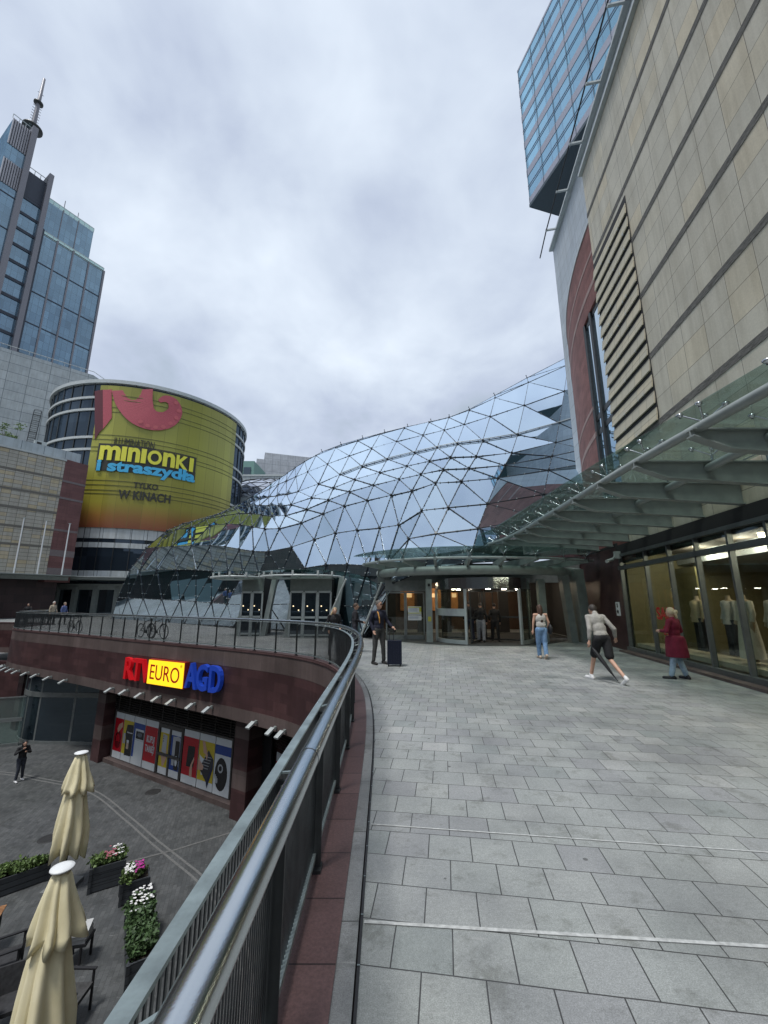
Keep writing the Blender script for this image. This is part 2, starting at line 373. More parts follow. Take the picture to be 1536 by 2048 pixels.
    M['greymetal'] = panels('grey_metal_cladding', [(0.0, (0.38, 0.42, 0.45)), (1.0, (0.43, 0.47, 0.50))], 4.0, 0.85, 0, 0.02, (0.13, 0.15, 0.17), 0.45, 0.5, 0.04, 3, stain=0.08)
    M['greytile'] = panels('pale_grey_cladding', [(0.0, (0.36, 0.40, 0.41)), (1.0, (0.42, 0.46, 0.465))], 3.3, 2.0, 0, 0.09, (0.13, 0.15, 0.16), 0.5, 0.5, 0.04, 3, stain=0.15)
    M['beigetile'] = panels('small_beige_cladding', [(0.0, (0.42, 0.40, 0.345)), (1.0, (0.50, 0.42, 0.27)), (0.68, (0.445, 0.42, 0.36)), (0.85, (0.49, 0.42, 0.30))], 0.78, 0.40, 0, 0.035, (0.12, 0.115, 0.10), 0.7, 0.3, 0.08, 12)
    M['whitetile'] = panels('white_spandrel_panels', [(0.0, (0.50, 0.53, 0.53)), (1.0, (0.58, 0.61, 0.61))], 1.5, 30, 0, 0.05, (0.12, 0.13, 0.13), 0.4, 0.5, 0.03, 3)
    M['cream'] = None
    t = NT('cream_parasol_canvas'); o = t.obj(); t.principled(t.ramp(t.noise(o, 2.5, 4), [(0.3, (0.76, 0.68, 0.43)), (0.7, (0.87, 0.79, 0.54))]), 0.9, 0, t.noise(o, 90, 2), 0.15, 0.15); M['cream'] = t.mat
    M['towerglass'] = tower_glass('blue_tower_glass', (0.045, 0.095, 0.145), (0.085, 0.155, 0.215), 3.15, 5.6, 0.22)
    M['skyglass'] = tower_glass('bright_blue_glass', (0.10, 0.30, 0.42), (0.18, 0.42, 0.55), 2.2, 20, 0.5)
    M['foliage'] = plain('green_leaves', (0.055, 0.10, 0.035), 0.6, 0, 0.6, 9)
    M['foliage2'] = plain('fresh_green_leaves', (0.11, 0.17, 0.05), 0.6, 0, 0.5, 9)
    M['soil'] = plain('dark_soil', (0.03, 0.022, 0.016), 0.95, 0, 0.4, 20, 0.5)
    M['planter'] = panels('dark_grey_boards', [(0.0, (0.045, 0.05, 0.056)), (1.0, (0.062, 0.068, 0.075))], 3.0, 0.15, 0, 0.012, (0.012, 0.012, 0.014), 0.55)
    M['orangewood'] = panels('orange_wood_slats', [(0.0, (0.26, 0.125, 0.055)), (1.0, (0.36, 0.18, 0.08))], 3.0, 0.10, 0, 0.008, (0.05, 0.02, 0.01), 0.45)
    M['skin'] = plain('skin', (0.52, 0.31, 0.22), 0.55, 0, 0.08, 20)
    M['rubber'] = plain('black_rubber', (0.015, 0.015, 0.016), 0.8)
    M['concrete'] = plain('grey_concrete', (0.18, 0.185, 0.18), 0.85, 0, 0.2, 2, 0.3)
def tower_glass(name, c0, c1, w, h, r0):
    t = NT(name); r, mk, _ = t.cells(w, h, 0, 0.32 if h > 5 and h < 6 else 0.14)
    big = t.noise(t.obj(), 0.05, 3)
    c = t.ramp(r, [(0, tuple(x * .6 for x in c0)), (1, tuple(x * 1.25 for x in c1)), (.18, c0), (.85, c1)]); c = t.mix(1.0, c, t.ramp(big, [(0.3, (0.75,) * 3), (0.7, (1.25,) * 3)]), 'MULTIPLY'); c = t.mix(mk, c, tuple(x * 0.45 for x in c0))
    d = t.n('ShaderNodeBsdfDiffuse'); t.l(c, d.inputs[0]); g = t.n('ShaderNodeBsdfGlossy'); g.inputs[0].default_value = (0.6, 0.8, 0.95, 1); g.inputs[1].default_value = 0.06
    m = t.n('ShaderNodeMixShader'); m.inputs[0].default_value = r0; t.l(d.outputs[0], m.inputs[1]); t.l(g.outputs[0], m.inputs[2]); t.l(m.outputs[0], t.out.inputs[0]); return t.mat
mats()
_pc = {}
def pm(col, rough=0.6, metal=0.0, name='painted', var=0.08):
    k = (tuple(col), rough, metal, name)
    if k not in _pc: _pc[k] = plain(name, col, rough, metal, var, 12)
    return _pc[k]
_fc = {}
def textmesh(body, size, depth=0.01, bold=0.0, align='CENTER', sx=1.0, shear=0.0, spacing=1.0):
    """returns list of verts (x, z local) and faces of a text, in its own plane, as an MB-ready pair"""
    cu = bpy.data.curves.new('lettering', 'FONT'); cu.body = body; cu.size = size; cu.extrude = depth / 2; cu.offset = bold
    cu.align_x = align; cu.align_y = 'CENTER'; cu.shear = shear; cu.space_character = spacing; cu.resolution_u = 4
    o = bpy.data.objects.new('lettering', cu); COL.objects.link(o)
    dg = bpy.context.evaluated_depsgraph_get(); dg.update(); me = bpy.data.meshes.new_from_object(o.evaluated_get(dg))
    vs = [Vector((v.co.x * sx, v.co.y, v.co.z)) for v in me.vertices]; fs = [tuple(p.vertices) for p in me.polygons]
    bpy.data.objects.remove(o); bpy.data.curves.remove(cu); bpy.data.meshes.remove(me)
    return vs, fs
def text(mb, body, pos, size, right, up=(0, 0, 1), depth=0.01, **k):
    """right: reading direction; letters face right x up ... outward normal"""
    r = Vector(right).normalized(); u = Vector(up).normalized(); n = r.cross(u)
    vs, fs = textmesh(body, size, depth, **k); p = Vector(pos)
    mb.add([p + r * v.x + u * v.y + n * v.z for v in vs], fs); return mb
M = MAT
PZ = -6.0   # lower plaza level
# ---------------- plan curve of the terrace edge (rail line) ----------------
KEY = [(-.47, -2.54), (-.47, 0), (-.47, 3), (-.47, 5.5), (-.53, 7.2), (-.68, 8.8), (-.98, 10.4), (-1.42, 11.8), (-2.1, 13.0), (-3.0, 14.0), (-4.2, 14.95), (-6.3, 16.35), (-8.4, 17.6), (-10.4, 18.82), (-12.4, 20.05), (-14.3, 21.3), (-17, 22.9), (-19.5, 24.35), (-21.8, 25.7), (-23.6, 27.0), (-24.7, 28.3), (-25.2, 30.0), (-25.6, 32.5)]
RAIL = resample(catmull([(x, y, 0) for x, y in KEY], 10), 0.25)
FAR = RAIL + resample([RAIL[-1], Vector((-27.5, 34.5, 0)), Vector((-60, 40, 0))], 1.5)[1:]
# ---------------- setting ----------------
g = MB()
inner = offset(FAR, -0.34)      # paved side lies to the right of the line
deck = MB(); pts = [(p.x, p.y) for p in inner[::2]] + [(-60, 140), (60, 140), (60, -8), (inner[0].x, -8)]
deck.add([(x, y, 0) for x, y in pts], [tuple(range(len(pts)))][::1])
d = struct(deck, 'upper_terrace_paving', M['deck'])
bm = bmesh.new(); bm.from_mesh(d.data); bmesh.ops.triangulate(bm, faces=bm.faces)
for f in bm.faces:
    if f.normal.z < 0: f.normal_flip()
bm.to_mesh(d.data); bm.free()
# thickness of the terrace slab behind its edge is closed by the retaining wall; white joint lines across the paving
wl = MB()
for a, b, w in (((-.10, 3.72), (4.6, 3.10), .012), ((-.11, 2.705), (4.2, 2.36), .022)):
    a = Vector((*a, 0.004)); b = Vector((*b, 0.004)); wl.bar(a, b, w, 0.002, up=(0, 0, 1))
struct(wl, 'white_paving_joint', plain('white_joint_sand', (0.42, 0.43, 0.42), 0.8, var=0.25, scale=30))
k = MB(); i1 = offset(RAIL, -0.33); i0 = offset(RAIL, -0.235)
for a in range(len(RAIL) - 1):
    k.hexa([(*i0[a][:2], -.05), (*i1[a][:2], -.05), (*i1[a + 1][:2], -.05), (*i0[a + 1][:2], -.05)], [(*i0[a][:2], .012), (*i1[a][:2], .012), (*i1[a + 1][:2], .012), (*i0[a + 1][:2], .012)])
struct(k, 'granite_kerb_strip', M['kerb'])
dr = MB(); i2 = offset(RAIL, -0.338); i3 = offset(RAIL, -0.352)
for a in range(len(RAIL) - 1):
    z = 0.006; dr.add([(*i2[a][:2], z), (*i3[a][:2], z), (*i3[a + 1][:2], z), (*i2[a + 1][:2], z)], [(0, 1, 2, 3)])
for p, q in zip(resample(i2, 0.33), resample(i3, 0.33)):
    dr.add([(p.x, p.y - .004, .009), (q.x, q.y - .004, .009), (q.x, q.y + .004, .009), (p.x, p.y + .004, .009)], [(0, 1, 2, 3)], mi=1)
o = dr.build('drain_slot', [M['black'], M['steel2']]); o['kind'] = 'structure'
pl = MB(); pl.add([(-400, -60, PZ), (60, -60, PZ), (60, 60, PZ), (-400, 60, PZ)], [(0, 1, 2, 3)]); struct(pl, 'lower_plaza_paving', M['plaza'])
gr = MB(); gr.add([(-1500, -1500, PZ - .1), (1500, -1500, PZ - .1), (1500, 1500, PZ - .1), (-1500, 1500, PZ - .1)], [(0, 1, 2, 3)]); struct(gr, 'ground', M['concrete'])
st = MB()
def band(mb, P, w, z):
    A = offset(P, w / 2); B = offset(P, -w / 2)
    for a in range(len(P) - 1): mb.add([(*A[a][:2], z), (*B[a][:2], z), (*B[a + 1][:2], z), (*A[a + 1][:2], z)], [(0, 1, 2, 3)])
arc = catmull([(-26, 21.3, 0), (-21.5, 21.2, 0), (-17.6, 20.8, 0), (-15.4, 20.15, 0), (-12.3, 19.0, 0), (-9.4, 16.8, 0), (-7.7, 15.4, 0), (-6.3, 14.3, 0), (-5.2, 13.4, 0), (-3.9, 12.0, 0), (-2.9, 10.2, 0), (-2.3, 7, 0)], 8)
band(st, arc, 0.07, PZ + .004); band(st, offset(arc, 0.2), 0.07, PZ + .004)
band(st, [Vector((-8.4, 14.0, 0)), Vector((-6.66, 14.97, 0)), Vector((-4.9, 16.2, 0))], 0.08, PZ + .008)
struct(st, 'plaza_stripe', M['stripe'])
# ---------------- terrace retaining wall and arcade ----------------
tw = thing('terrace_building', 'curved dark red granite terrace front above the lower plaza with shop windows below', 'building', (-8, 18, PZ))
fas = MB(); fo = offset(FAR, 0.03)
fas.strip(fo, -1.97, -0.62, 0.35, side=-1); fas.build('fascia', M['redstone'], tw)
fb = MB(); fb.strip(offset(FAR, 0.035), -2.38, -1.97, 0.36, side=-1); fb.build('stone_band', M['brownstone'], tw); fb = MB(); fb.strip(offset(FAR, 0.035), -0.62, -0.06, 0.36, side=-1); fb.build('stone_band', M['brownstone'], tw)
cp = MB(); cp.strip(offset(FAR, 0.06), -0.06, 0.02, 0.295, side=-1); cp.build('coping', M['redcap'], tw)
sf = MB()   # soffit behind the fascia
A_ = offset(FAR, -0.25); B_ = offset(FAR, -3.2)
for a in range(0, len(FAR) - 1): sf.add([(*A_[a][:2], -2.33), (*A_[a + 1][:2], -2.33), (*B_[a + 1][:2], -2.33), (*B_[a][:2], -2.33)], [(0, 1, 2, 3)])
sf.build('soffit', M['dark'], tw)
# pillars: (front corner near side, direction along facade)
def pillar(x, y, w=0.78, dep=1.0):
    t = Vector((-19.7, 12.2, 0)).normalized(); n = Vector((-t.y, t.x, 0)); n = n if n.y > 0 else -n
    p = Vector((x, y, 0)); c = [p, p + n * dep, p + n * dep + t * w, p + t * w]; b = MB()
    for z0, z1, r in ((PZ, -5.0, 0), (-5.0, -4.35, 1), (-4.35, -3.3, 0), (-3.3, -2.9, 1), (-2.9, -2.36, 0)):
        b.hexa([(q.x, q.y, z0) for q in c], [(q.x, q.y, z1) for q in c], mi=r)
    b.build('pillar', [M['redstone'], M['brownstone']], tw)
def arclen(pt):
    best = None; acc = 0
    for i in range(len(RAIL) - 1):
        dd = (RAIL[i] - Vector((pt[0], pt[1], 0))).length
        if best is None or dd < best[0]: best = (dd, acc)
        acc += (RAIL[i + 1] - RAIL[i]).length
    return best[1]
for s_ in ((-5.0, 16.5), (-14.03, 22.08), (-22.6, 27.2), (-1.35, 12.3), (-.9, 6.5)): pillar(*s_)
# recessed back wall of the arcade
SA = Vector((-14.35, 22.85, 0)); SB = Vector((-4.6, 17.05, 0)); SD = (SB - SA).normalized(); SN = Vector((SD.y, -SD.x, 0))   # SN faces the plaza
if SN.y > 0: SN = -SN
bk = MB(); bk.strip([(-60, 36), (-24, 29.4), (-22.8, 27.9)], PZ, -2.34, 0.3, side=1)
bk.build('arcade_wall', M['redstone'], tw); bk = MB(); bk.strip([(-4.25, 17.3), (-2.6, 15.6), (-1.2, 13.4), (.3, 11), (1.0, 8), (1.0, -3)], PZ, -2.34, 0.3, side=1)
bk.build('arcade_wall', M['redstone'], tw)
def sp(s, z, o=0.0): p = SA + SD * s + SN * o; return Vector((p.x, p.y, z))
SL = (SB - SA).length
# louvre above the shop windows
lv = MB(); lv.bar(sp(0, -3.0, -.12), sp(SL, -3.0, -.12), 0.02, 1.3, up=(0, 0, 1)); nl = 13
for i in range(nl):
    z = -3.58 + i * 0.1; a, b = sp(0.2, z), sp(SL, z); lv.bar(a, b, 0.02, 0.085, up=(SN + Vector((0, 0, 1.1))))
for s_ in [0.2 + 0.93 * i for i in range(12)]: lv.bar(sp(s_, -3.65, .03), sp(s_, -2.34, .03), 0.03, 0.03)
lv.build('louvre_grille', plain('bronze_grey_metal', (0.075, 0.07, 0.066), 0.5, 0.6), tw)
sill = MB(); sill.bar(sp(.1, PZ + .09, .10), sp(SL, PZ + .09, .10), 0.36, 0.18, up=(0, 0, 1)); sill.build('sill', M['brownstone'], tw)
frm = plain('bronze_window_frame', (0.10, 0.095, 0.09), 0.45, 0.5)
# posters: s-range from the sight lines of their edges in the photograph
edges = [(0.80, 1.50), (1.53, 2.32), (2.36, 3.22), (3.26, 4.20), (4.42, 5.02), (5.18, 5.82), (6.02, 6.98), (7.02, 7.95), (7.99, 8.9)]
RED, YEL, BLU, WHI, SKN, BLK, SIL = (0.42, .008, .018), (0.55, 0.43, 0.03), (0.02, 0.06, 0.27), (0.62, 0.66, 0.68), (0.55, 0.34, 0.25), (0.012, 0.012, 0.014), (0.42, 0.44, 0.46)
def rect(mb, s0, s1, z0, z1, o): mb.add([sp(s0, z0, o), sp(s1, z0, o), sp(s1, z1, o), sp(s0, z1, o)], [(0, 1, 2, 3)])
def disc(mb, s, z, rx, rz, o, n=20, hole=0.0):
    pts = [sp(s + rx * math.cos(2 * math.pi * i / n), z + rz * math.sin(2 * math.pi * i / n), o) for i in range(n)]
    if not hole: mb.add(pts, [tuple(range(n))]); return
    q = [sp(s + rx * hole * math.cos(2 * math.pi * i / n), z + rz * hole * math.sin(2 * math.pi * i / n), o) for i in range(n)]
    mb.add(pts + q, [(i, (i + 1) % n, n + (i + 1) % n, n + i) for i in range(n)])
def polyg(mb, pts, o): mb.add([sp(s, z, o) for s, z in pts], [tuple(range(len(pts)))])
PB, PT = -5.80, -3.74
plab = ['red shop window poster with a hand holding headphones', 'yellow shop window poster with a black coffee machine', 'blue shop window poster with a white washing machine', 'red shop window poster with white lettering', 'yellow poster with a silver phone on the left shop door', 'blue poster with a coffee machine and cup on the right shop door', 'red shop window poster with a hand holding a dark phone', 'yellow shop window poster with hands typing on a laptop', 'blue and white shop window poster beside the right pillar']
cols = [RED, YEL, BLU, RED, YEL, BLU, RED, YEL, BLU]
def pmp(c): return pm(c, 0.25, 0, 'poster_ink', 0.03)
edges = [(.92 + (a - .8) * 1.074, .92 + (b - .8) * 1.074) for a, b in edges]
for i, (a, b) in enumerate(edges):
    door = i in (4, 5); z0, z1 = (PB + .02, PT - .12) if door else (PB, PT)
    w = b - a; m = (a + b) / 2; h = z1 - z0
    pb = MB(); pb.bar(sp(a, (z0 + z1) / 2, -.01), sp(b, (z0 + z1) / 2, -.01), 0.02, h, up=(0, 0, 1))
    po = pb.build('window_poster', pmp(WHI)); tag(po, plab[i], 'poster', 'posters in the electronics shop windows')
    f = MB(); rect(f, a, b, z0 + h * .15, z1 - h * .13, .004); f.build('colour_field', pmp(cols[i]), po)
    def P(c, fn, name='printed_picture'):
        q = MB(); fn(q); q.build(name, pmp(c), po)
    if i == 0:
        P((0.09, .003, .006), lambda q: disc(q, m, -4.95, w * .34, .36, .008, hole=.72)); P((0.14, .004, .008), lambda q: disc(q, m, -5.2, w * .3, .16, .010))
        P(SKN, lambda q: polyg(q, [(m + .3, -4.15), (m + .33, -4.35), (m + .02, -4.62), (m - .06, -4.66), (m - .12, -4.5), (m - .02, -4.27)], .012))
    if i == 1:
        P(BLK, lambda q: (polyg(q, [(m - .12, -4.2), (b, -4.15), (b, -5.52), (m - .14, -5.55), (m - .14, -4.75), (m - .2, -4.6)], .008)))
        P((.5, .38, .3), lambda q: rect(q, m - .02, m + .17, -5.25, -4.98, .012)); P(WHI, lambda q: rect(q, m - .02, m + .17, -4.98, -4.86, .012)); P(SIL, lambda q: rect(q, m - .08, b, -4.55, -4.5, .012))
        P(SIL, lambda q: rect(q, a + .06, m - .18, -5.05, -4.6, .010))
    if i == 2:
        P(WHI, lambda q: rect(q, a + .17, b, PB, -4.35, .008)); P(SIL, lambda q: rect(q, a + .17, b, -4.75, -4.72, .011)); P(BLK, lambda q: rect(q, a + .24, b - .02, -4.68, -4.36, .012))
        P((.12, .14, .17), lambda q: disc(q, m + .1, -4.5, .2, .1, .014)); P(WHI, lambda q: rect(q, a + .17, b - .03, -4.34, -4.26, .013))
    if i == 3:
        for t_, z_ in (('KUPUJ', -4.56), ('TANIEJ!', -4.96)):
            q = MB(); text(q, t_, sp(m, z_, .012), 0.40, SD, depth=.006, sx=0.56, bold=0.006, shear=.08); q.build('lettering', pmp(WHI), po)
    if i == 4:
        P(SIL, lambda q: polyg(q, [(m - .12, -4.15), (m + .2, -4.2), (m + .18, -4.95), (m - .14, -4.9)], .008)); P(BLK, lambda q: [disc(q, m - .06, -4.25 - k_ * .1, .022, .025, .012) for k_ in range(3)])
        P(SKN, lambda q: polyg(q, [(m - .22, -4.78), (m - .1, -5.0), (m + .15, -5.0), (m + .26, -4.7), (m + .26, -5.1), (m + .08, -5.45), (m - .02, -5.45), (m - .1, -5.15), (m - .24, -5.0)], .010))
    if i == 5:
        P(SIL, lambda q: rect(q, m - .2, b - .02, -5.3, -4.15, .008)); P(BLK, lambda q: rect(q, m - .0, b - .04, -5.45, -4.3, .010)); P(SIL, lambda q: disc(q, m + .15, -4.2, .2, .08, .012))
        P(WHI, lambda q: (disc(q, m + .13, -5.1, .09, .2, .012),))
    if i == 6:
        P(BLK, lambda q: polyg(q, [(m - .17, -4.35), (m + .30, -4.33), (m + .28, -5.13), (m - .22, -5.15)], .008))
        P(SKN, lambda q: polyg(q, [(m + .22, -5.5), (m + .05, -5.5), (m + .04, -5.2), (m + .12, -4.98), (m + .28, -4.72), (m + .31, -4.82), (m + .2, -5.05)], .010))
    if i == 7:
        P(WHI, lambda q: polyg(q, [(a + .05, -4.55), (b - .05, -4.95), (b - .08, -5.1), (a + .25, -5.3)], .007))
        P((.03, .032, .04), lambda q: polyg(q, [(m + .13, -4.3), (b - .02, -4.62), (m + .1, -5.5), (m - .36, -5.1), (m - .3, -4.95)], .008)); P((.015, .02, .06), lambda q: polyg(q, [(b - .02, -4.62), (b - .02, -4.95), (m + .18, -5.72), (m + .1, -5.5)], .009))
        P(SIL, lambda q: [rect(q, m - .24 + r_ * .03, m + .16 + r_ * .05, -5.02 + r_ * .11, -5.0 + r_ * .11, .011) for r_ in range(5)])
        P(SKN, lambda q: (polyg(q, [(m - .30, -4.0), (m - .15, -4.0), (m + .1, -4.5), (m + .06, -4.72), (m - .04, -4.5), (m - .18, -4.45)], .012), polyg(q, [(a + .02, -4.7), (m - .12, -4.95), (m - .16, -5.1), (a + .02, -5.15)], .012)))
    if i == 8:
        P(WHI, lambda q: rect(q, a, b, PB, -4.35, .007)); P(BLK, lambda q: (disc(q, m - .05, -5.05, .38, .6, .009), )); P(SIL, lambda q: disc(q, m - .1, -4.85, .16, .16, .011, hole=.6)); P(WHI, lambda q: [rect(q, a + .1 + k_ * .06, a + .14 + k_ * .06, -5.4, -5.1 - k_ * .06, .011) for k_ in range(3)])
fr = MB()
for s_ in (0.87, 4.69, 5.54, 6.42, 9.65): fr.bar(sp(s_, PZ + .1, -.01), sp(s_, -3.66, -.01), 0.07, 0.06)
for a, b in ((0.83, 9.7),): fr.bar(sp(a, -3.68, -.01), sp(b, -3.68, -.01), 0.07, 0.07, up=(0, 0, 1)); fr.bar(sp(a, PZ + .16, -.01), sp(b, PZ + .16, -.01), 0.07, 0.08, up=(0, 0, 1))
fr.bar(sp(4.73, -3.82, -.0), sp(6.4, -3.82, -.0), 0.07, 0.16, up=(0, 0, 1))
fr.bar(sp(4.73, -4.98, .03), sp(6.4, -4.98, .03), 0.05, 0.1, up=(0, 0, 1))
fr.build('window_frame', frm, tw)
bkd = MB(); bkd.bar(sp(0, -4.15, -.06), sp(SL + .4, -4.15, -.06), 0.04, 3.7, up=(0, 0, 1)); bkd.build('back_panel', M['black'], tw)
# glazing right of the second pillar: red poster
S3 = Vector((-4.0, 16.9, 0)); S3d = (Vector((-1.6, 14.2, 0)) - S3).normalized(); S3n = Vector((S3d.y, -S3d.x, 0)); S3n = S3n if S3n.y < 0 else -S3n
rp = MB(); c = S3 + S3d * .75 + S3n * .1; rp.bar(Vector((c.x, c.y, PB)), Vector((c.x, c.y, PT)), 1.2, .03, up=S3n)
po = rp.build('window_poster', pmp(WHI)); tag(po, 'red and white poster between the right pillar and the near handrail', 'poster', 'posters in the electronics shop windows')
rf_ = MB(); rf_.bar(Vector((c.x, c.y, PB + .3)) + S3n * .02, Vector((c.x, c.y, PT - .3)) + S3n * .02, 1.2, .006, up=S3n); rf_.build('colour_field', pmp(RED), po)
lv2 = MB()
for i in range(13): z = -3.58 + i * .1; lv2.bar(Vector((S3.x, S3.y, z)) + S3n * .1, Vector((S3.x, S3.y, z)) + S3n * .1 + S3d * 3.4, .02, .085, up=S3n + Vector((0, 0, 1.1)))
lv2.build('louvre_grille', plain('bronze_grey_metal_2', (0.075, 0.07, 0.066), 0.5, 0.6), tw)
# bowed glass shop entrance to the left of pillar one
EG = catmull([(-14.6, 23.9, 0), (-15.6, 24.55, 0), (-17.0, 24.75, 0), (-19.3, 24.85, 0), (-20.6, 25.3, 0), (-21.6, 26.3, 0), (-22.3, 27.6, 0)], 6)
gl = MB(); gl.strip(EG, PZ + .14, -2.34, 0.03, side=1); gl.build('entrance_glazing', M['darkglass'], tw)
gf = MB(); gfm = plain('grey_window_frame', (0.20, 0.215, 0.21), 0.4, 0.4)
for z, h in ((PZ + .08, .16), (-3.45, .26), (-2.42, .1)):
    gf.strip(offset(EG, -.05), z - h / 2, z + h / 2, 0.12, side=1)
E2 = resample(EG, 0.98)
for p in (E2[1], E2[3], E2[5], E2[6], E2[7], E2[8]): gf.bar(Vector((p.x, p.y, PZ)), Vector((p.x, p.y, -2.36)), .07, .12)
gf.build('entrance_frame', gfm, tw)
pp = MB(); a = Vector((-15.45, 24.33, 0)); b = Vector((-14.75, 23.85, 0))
pp.bar(Vector((*((a + b) / 2)[:2], PB)), Vector((*((a + b) / 2)[:2], PT)), .03, .85, up=(b - a)); po = pp.build('window_poster', pmp(WHI)); tag(po, 'red and white poster on the bowed glazing left of the left pillar', 'poster', 'posters in the electronics shop windows')
q = MB(); nn = Vector((-(b - a).y, (b - a).x, 0)).normalized(); nn = nn if nn.y < 0 else -nn
mm = (a + b) / 2 + nn * .02; q.bar(Vector((mm.x, mm.y, PB + .3)), Vector((mm.x, mm.y, PT - .27)), .01, .84, up=(b - a)); q.build('colour_field', pmp(RED), po)
q = MB(); mm = (a + b) / 2 + nn * .03 + (b - a) * .15; q.bar(Vector((mm.x, mm.y, -5.2)), Vector((mm.x, mm.y, -4.3)), .01, .36, up=(b - a)); q.build('printed_picture', pmp(BLK), po)
# glass wind screen beside the entrance
ws = thing('glass_screen', 'frameless glass wind screen at the left shop entrance', 'glass screen', (-21.5, 24.5, PZ))
q = MB(); q.strip(catmull([(-20.1, 24.6, 0), (-21.2, 24.2, 0), (-22.6, 24.0, 0), (-24.2, 24.0, 0)], 5), PZ + .15, -3.5, .03, side=1); q.build('glass_pane', M['canopyglass'], ws)
q = MB(); q.strip(catmull([(-20.1, 24.6, 0), (-21.2, 24.2, 0), (-22.6, 24.0, 0), (-24.2, 24.0, 0)], 5), PZ, PZ + .16, .08, side=1); q.strip(catmull([(-20.1, 24.6, 0), (-21.2, 24.2, 0), (-22.6, 24.0, 0), (-24.2, 24.0, 0)], 5), -3.52, -3.46, .06, side=1)
q.strip(catmull([(-20.12, 24.58, 0), (-21.2, 24.18, 0), (-22.6, 23.98, 0), (-24.2, 23.98, 0)], 5), -4.75, -4.55, .06, side=1); q.build('frame', gfm, ws)
# ---------------- shop sign ----------------
FA = Vector((-3.9, 14.8, 0)); FD = (Vector((-23.6, 27.0, 0)) - FA).normalized(); RD = -FD; FN = Vector((RD.y, -RD.x, 0))
FN = FN if FN.y < 0 else -FN
sg = thing('shop_sign', 'shop sign with red and blue block letters around a yellow box on the curved wall', 'sign', (-8.8, 17.6, -1.2))
def fp(x, z, o=.32):   # x measured along the sign, 0 at its left end
    p = Vector((-11.62, 19.58, 0)) + RD * x + FN * (o - .12); return Vector((p.x, p.y, z))
def sgn(mb, t_, x0, x1, z0, z1, dep, o, **k):
    vs, fs = textmesh(t_, 1.0, 1.0, align='LEFT', **k); xs = [v.x for v in vs]; ys = [v.y for v in vs]
    a, b, c_, d_ = min(xs), max(xs), min(ys), max(ys)
    def w(v): return fp(x0 + (v.x - a) / (b - a) * (x1 - x0), z0 + (v.y - c_) / (d_ - c_) * (z1 - z0), o + v.z * dep)
    mb.add([w(v) for v in vs], fs)
def lit(name, c, s_):
    t = NT(name); p = t.principled(c, .35); p.inputs['Emission Color'].default_value = (*c, 1); p.inputs['Emission Strength'].default_value = s_; return t.mat
RL, BL = lit('lit_red_letter', (0.56, .006, .012), .12), lit('lit_blue_letter', (0.012, 0.05, 0.38), .10)
q = MB(); sgn(q, 'RTV', 0, 2.12, -1.66, -.74, .16, .22, bold=.022); q.build('red_letters', RL, sg)
q = MB(); sgn(q, 'AGD', 4.55, 6.72, -1.58, -.62, .16, .22, bold=.022); q.build('blue_letters', BL, sg)
q = MB(); q.bar(fp(2.02, -1.17, .22), fp(4.5, -1.13, .22), .26, .94, up=(0, 0, 1)); bx = q.build('yellow_box', emit('lit_yellow_sign', (0.95, 0.60, 0.02), 0.85), sg)
q = MB(); q.bar(fp(1.98, -1.17, .20), fp(4.54, -1.13, .20), .24, 1.0, up=(0, 0, 1)); q.build('box_frame', pm((.35, .03, .02), .4), sg)
q = MB(); sgn(q, 'EURO', 2.2, 4.28, -1.45, -.86, .01, .355); q.build('lettering', pm((.5, .01, .01), .4, 0, 'red_print'), sg)
q = MB(); text(q, '®', fp(4.36, -.80, .357), .16, RD, depth=.006); q.build('trademark', pm((.35, .2, .02), .4), sg)
# spot lamps along the fascia
def spot(i, x, y, lab):
    p = at(x, y, 20)
    A = Vector((-3.9, 14.8, 0)); Bv = Vector((-23.6, 27.0, 0)); a_, b_, d_ = ray(x, y); e = Bv - A
    det = a_ * (-e.y) + b_ * e.x; t = (A.x * (-e.y) + A.y * e.x) / det; p = Vector((a_ * t, b_ * t, EYE + d_ * t))
    # push out onto the true curve
    j = min(range(len(RAIL)), key=lambda n_: (RAIL[n_].xy - p.xy).length); p = Vector((RAIL[j].x, RAIL[j].y, max(-2.25, min(-2.1, p.z))))
    r = thing('spot_lamp', lab, 'spot lamp', p, 'spot lamps along the foot of the curved wall')
    b = MB(); b.box(p + FN * .1 - RD * .0, (.09, .06, .1), math.atan2(RD.y, RD.x)); b.bar(p + FN * .1, p + FN * .22 + Vector((0, 0, .02)), .05, .05); b.build('bracket', M['greensteel'], r)
    h = MB(); h.bar(p + FN * .20 + Vector((0, 0, .02)), p + FN * .46 + Vector((0, 0, -.12)), .17, .06, up=(0, 0, 1)); h.build('lamp_head', M['palesteel'], r)
    return r
sx = [(262, 1378), (230, 1374), (200, 1370), (172, 1365), (145, 1361), (110, 1358), (85, 1353), (60, 1351), (40, 1347), (22, 1343)]
sy = [(232, 1376), (263, 1380), (294, 1386), (325, 1391), (357, 1398), (389, 1405), (421, 1413), (522, 1443), (556, 1458), (588, 1475)]
names = ['leftmost lamp of the row of seven under the shop sign', 'second lamp from the left of the row of seven under the shop sign', 'third lamp from the left of the row of seven under the shop sign', 'middle lamp of the row of seven under the shop sign', 'third lamp from the right of the row of seven under the shop sign', 'second lamp from the right of the row of seven under the shop sign', 'rightmost lamp of the row of seven under the shop sign', 'lamp just right of the right pillar on the curved wall', 'second lamp right of the right pillar on the curved wall', 'lamp nearest the handrail on the curved wall']
for i, (x, y) in enumerate(sy): spot(i, x, y, names[i])
ordn = ['rightmost', 'second from the right', 'third from the right', 'fourth from the right', 'fifth from the right', 'fourth from the left', 'third from the left', 'second from the left', 'leftmost']
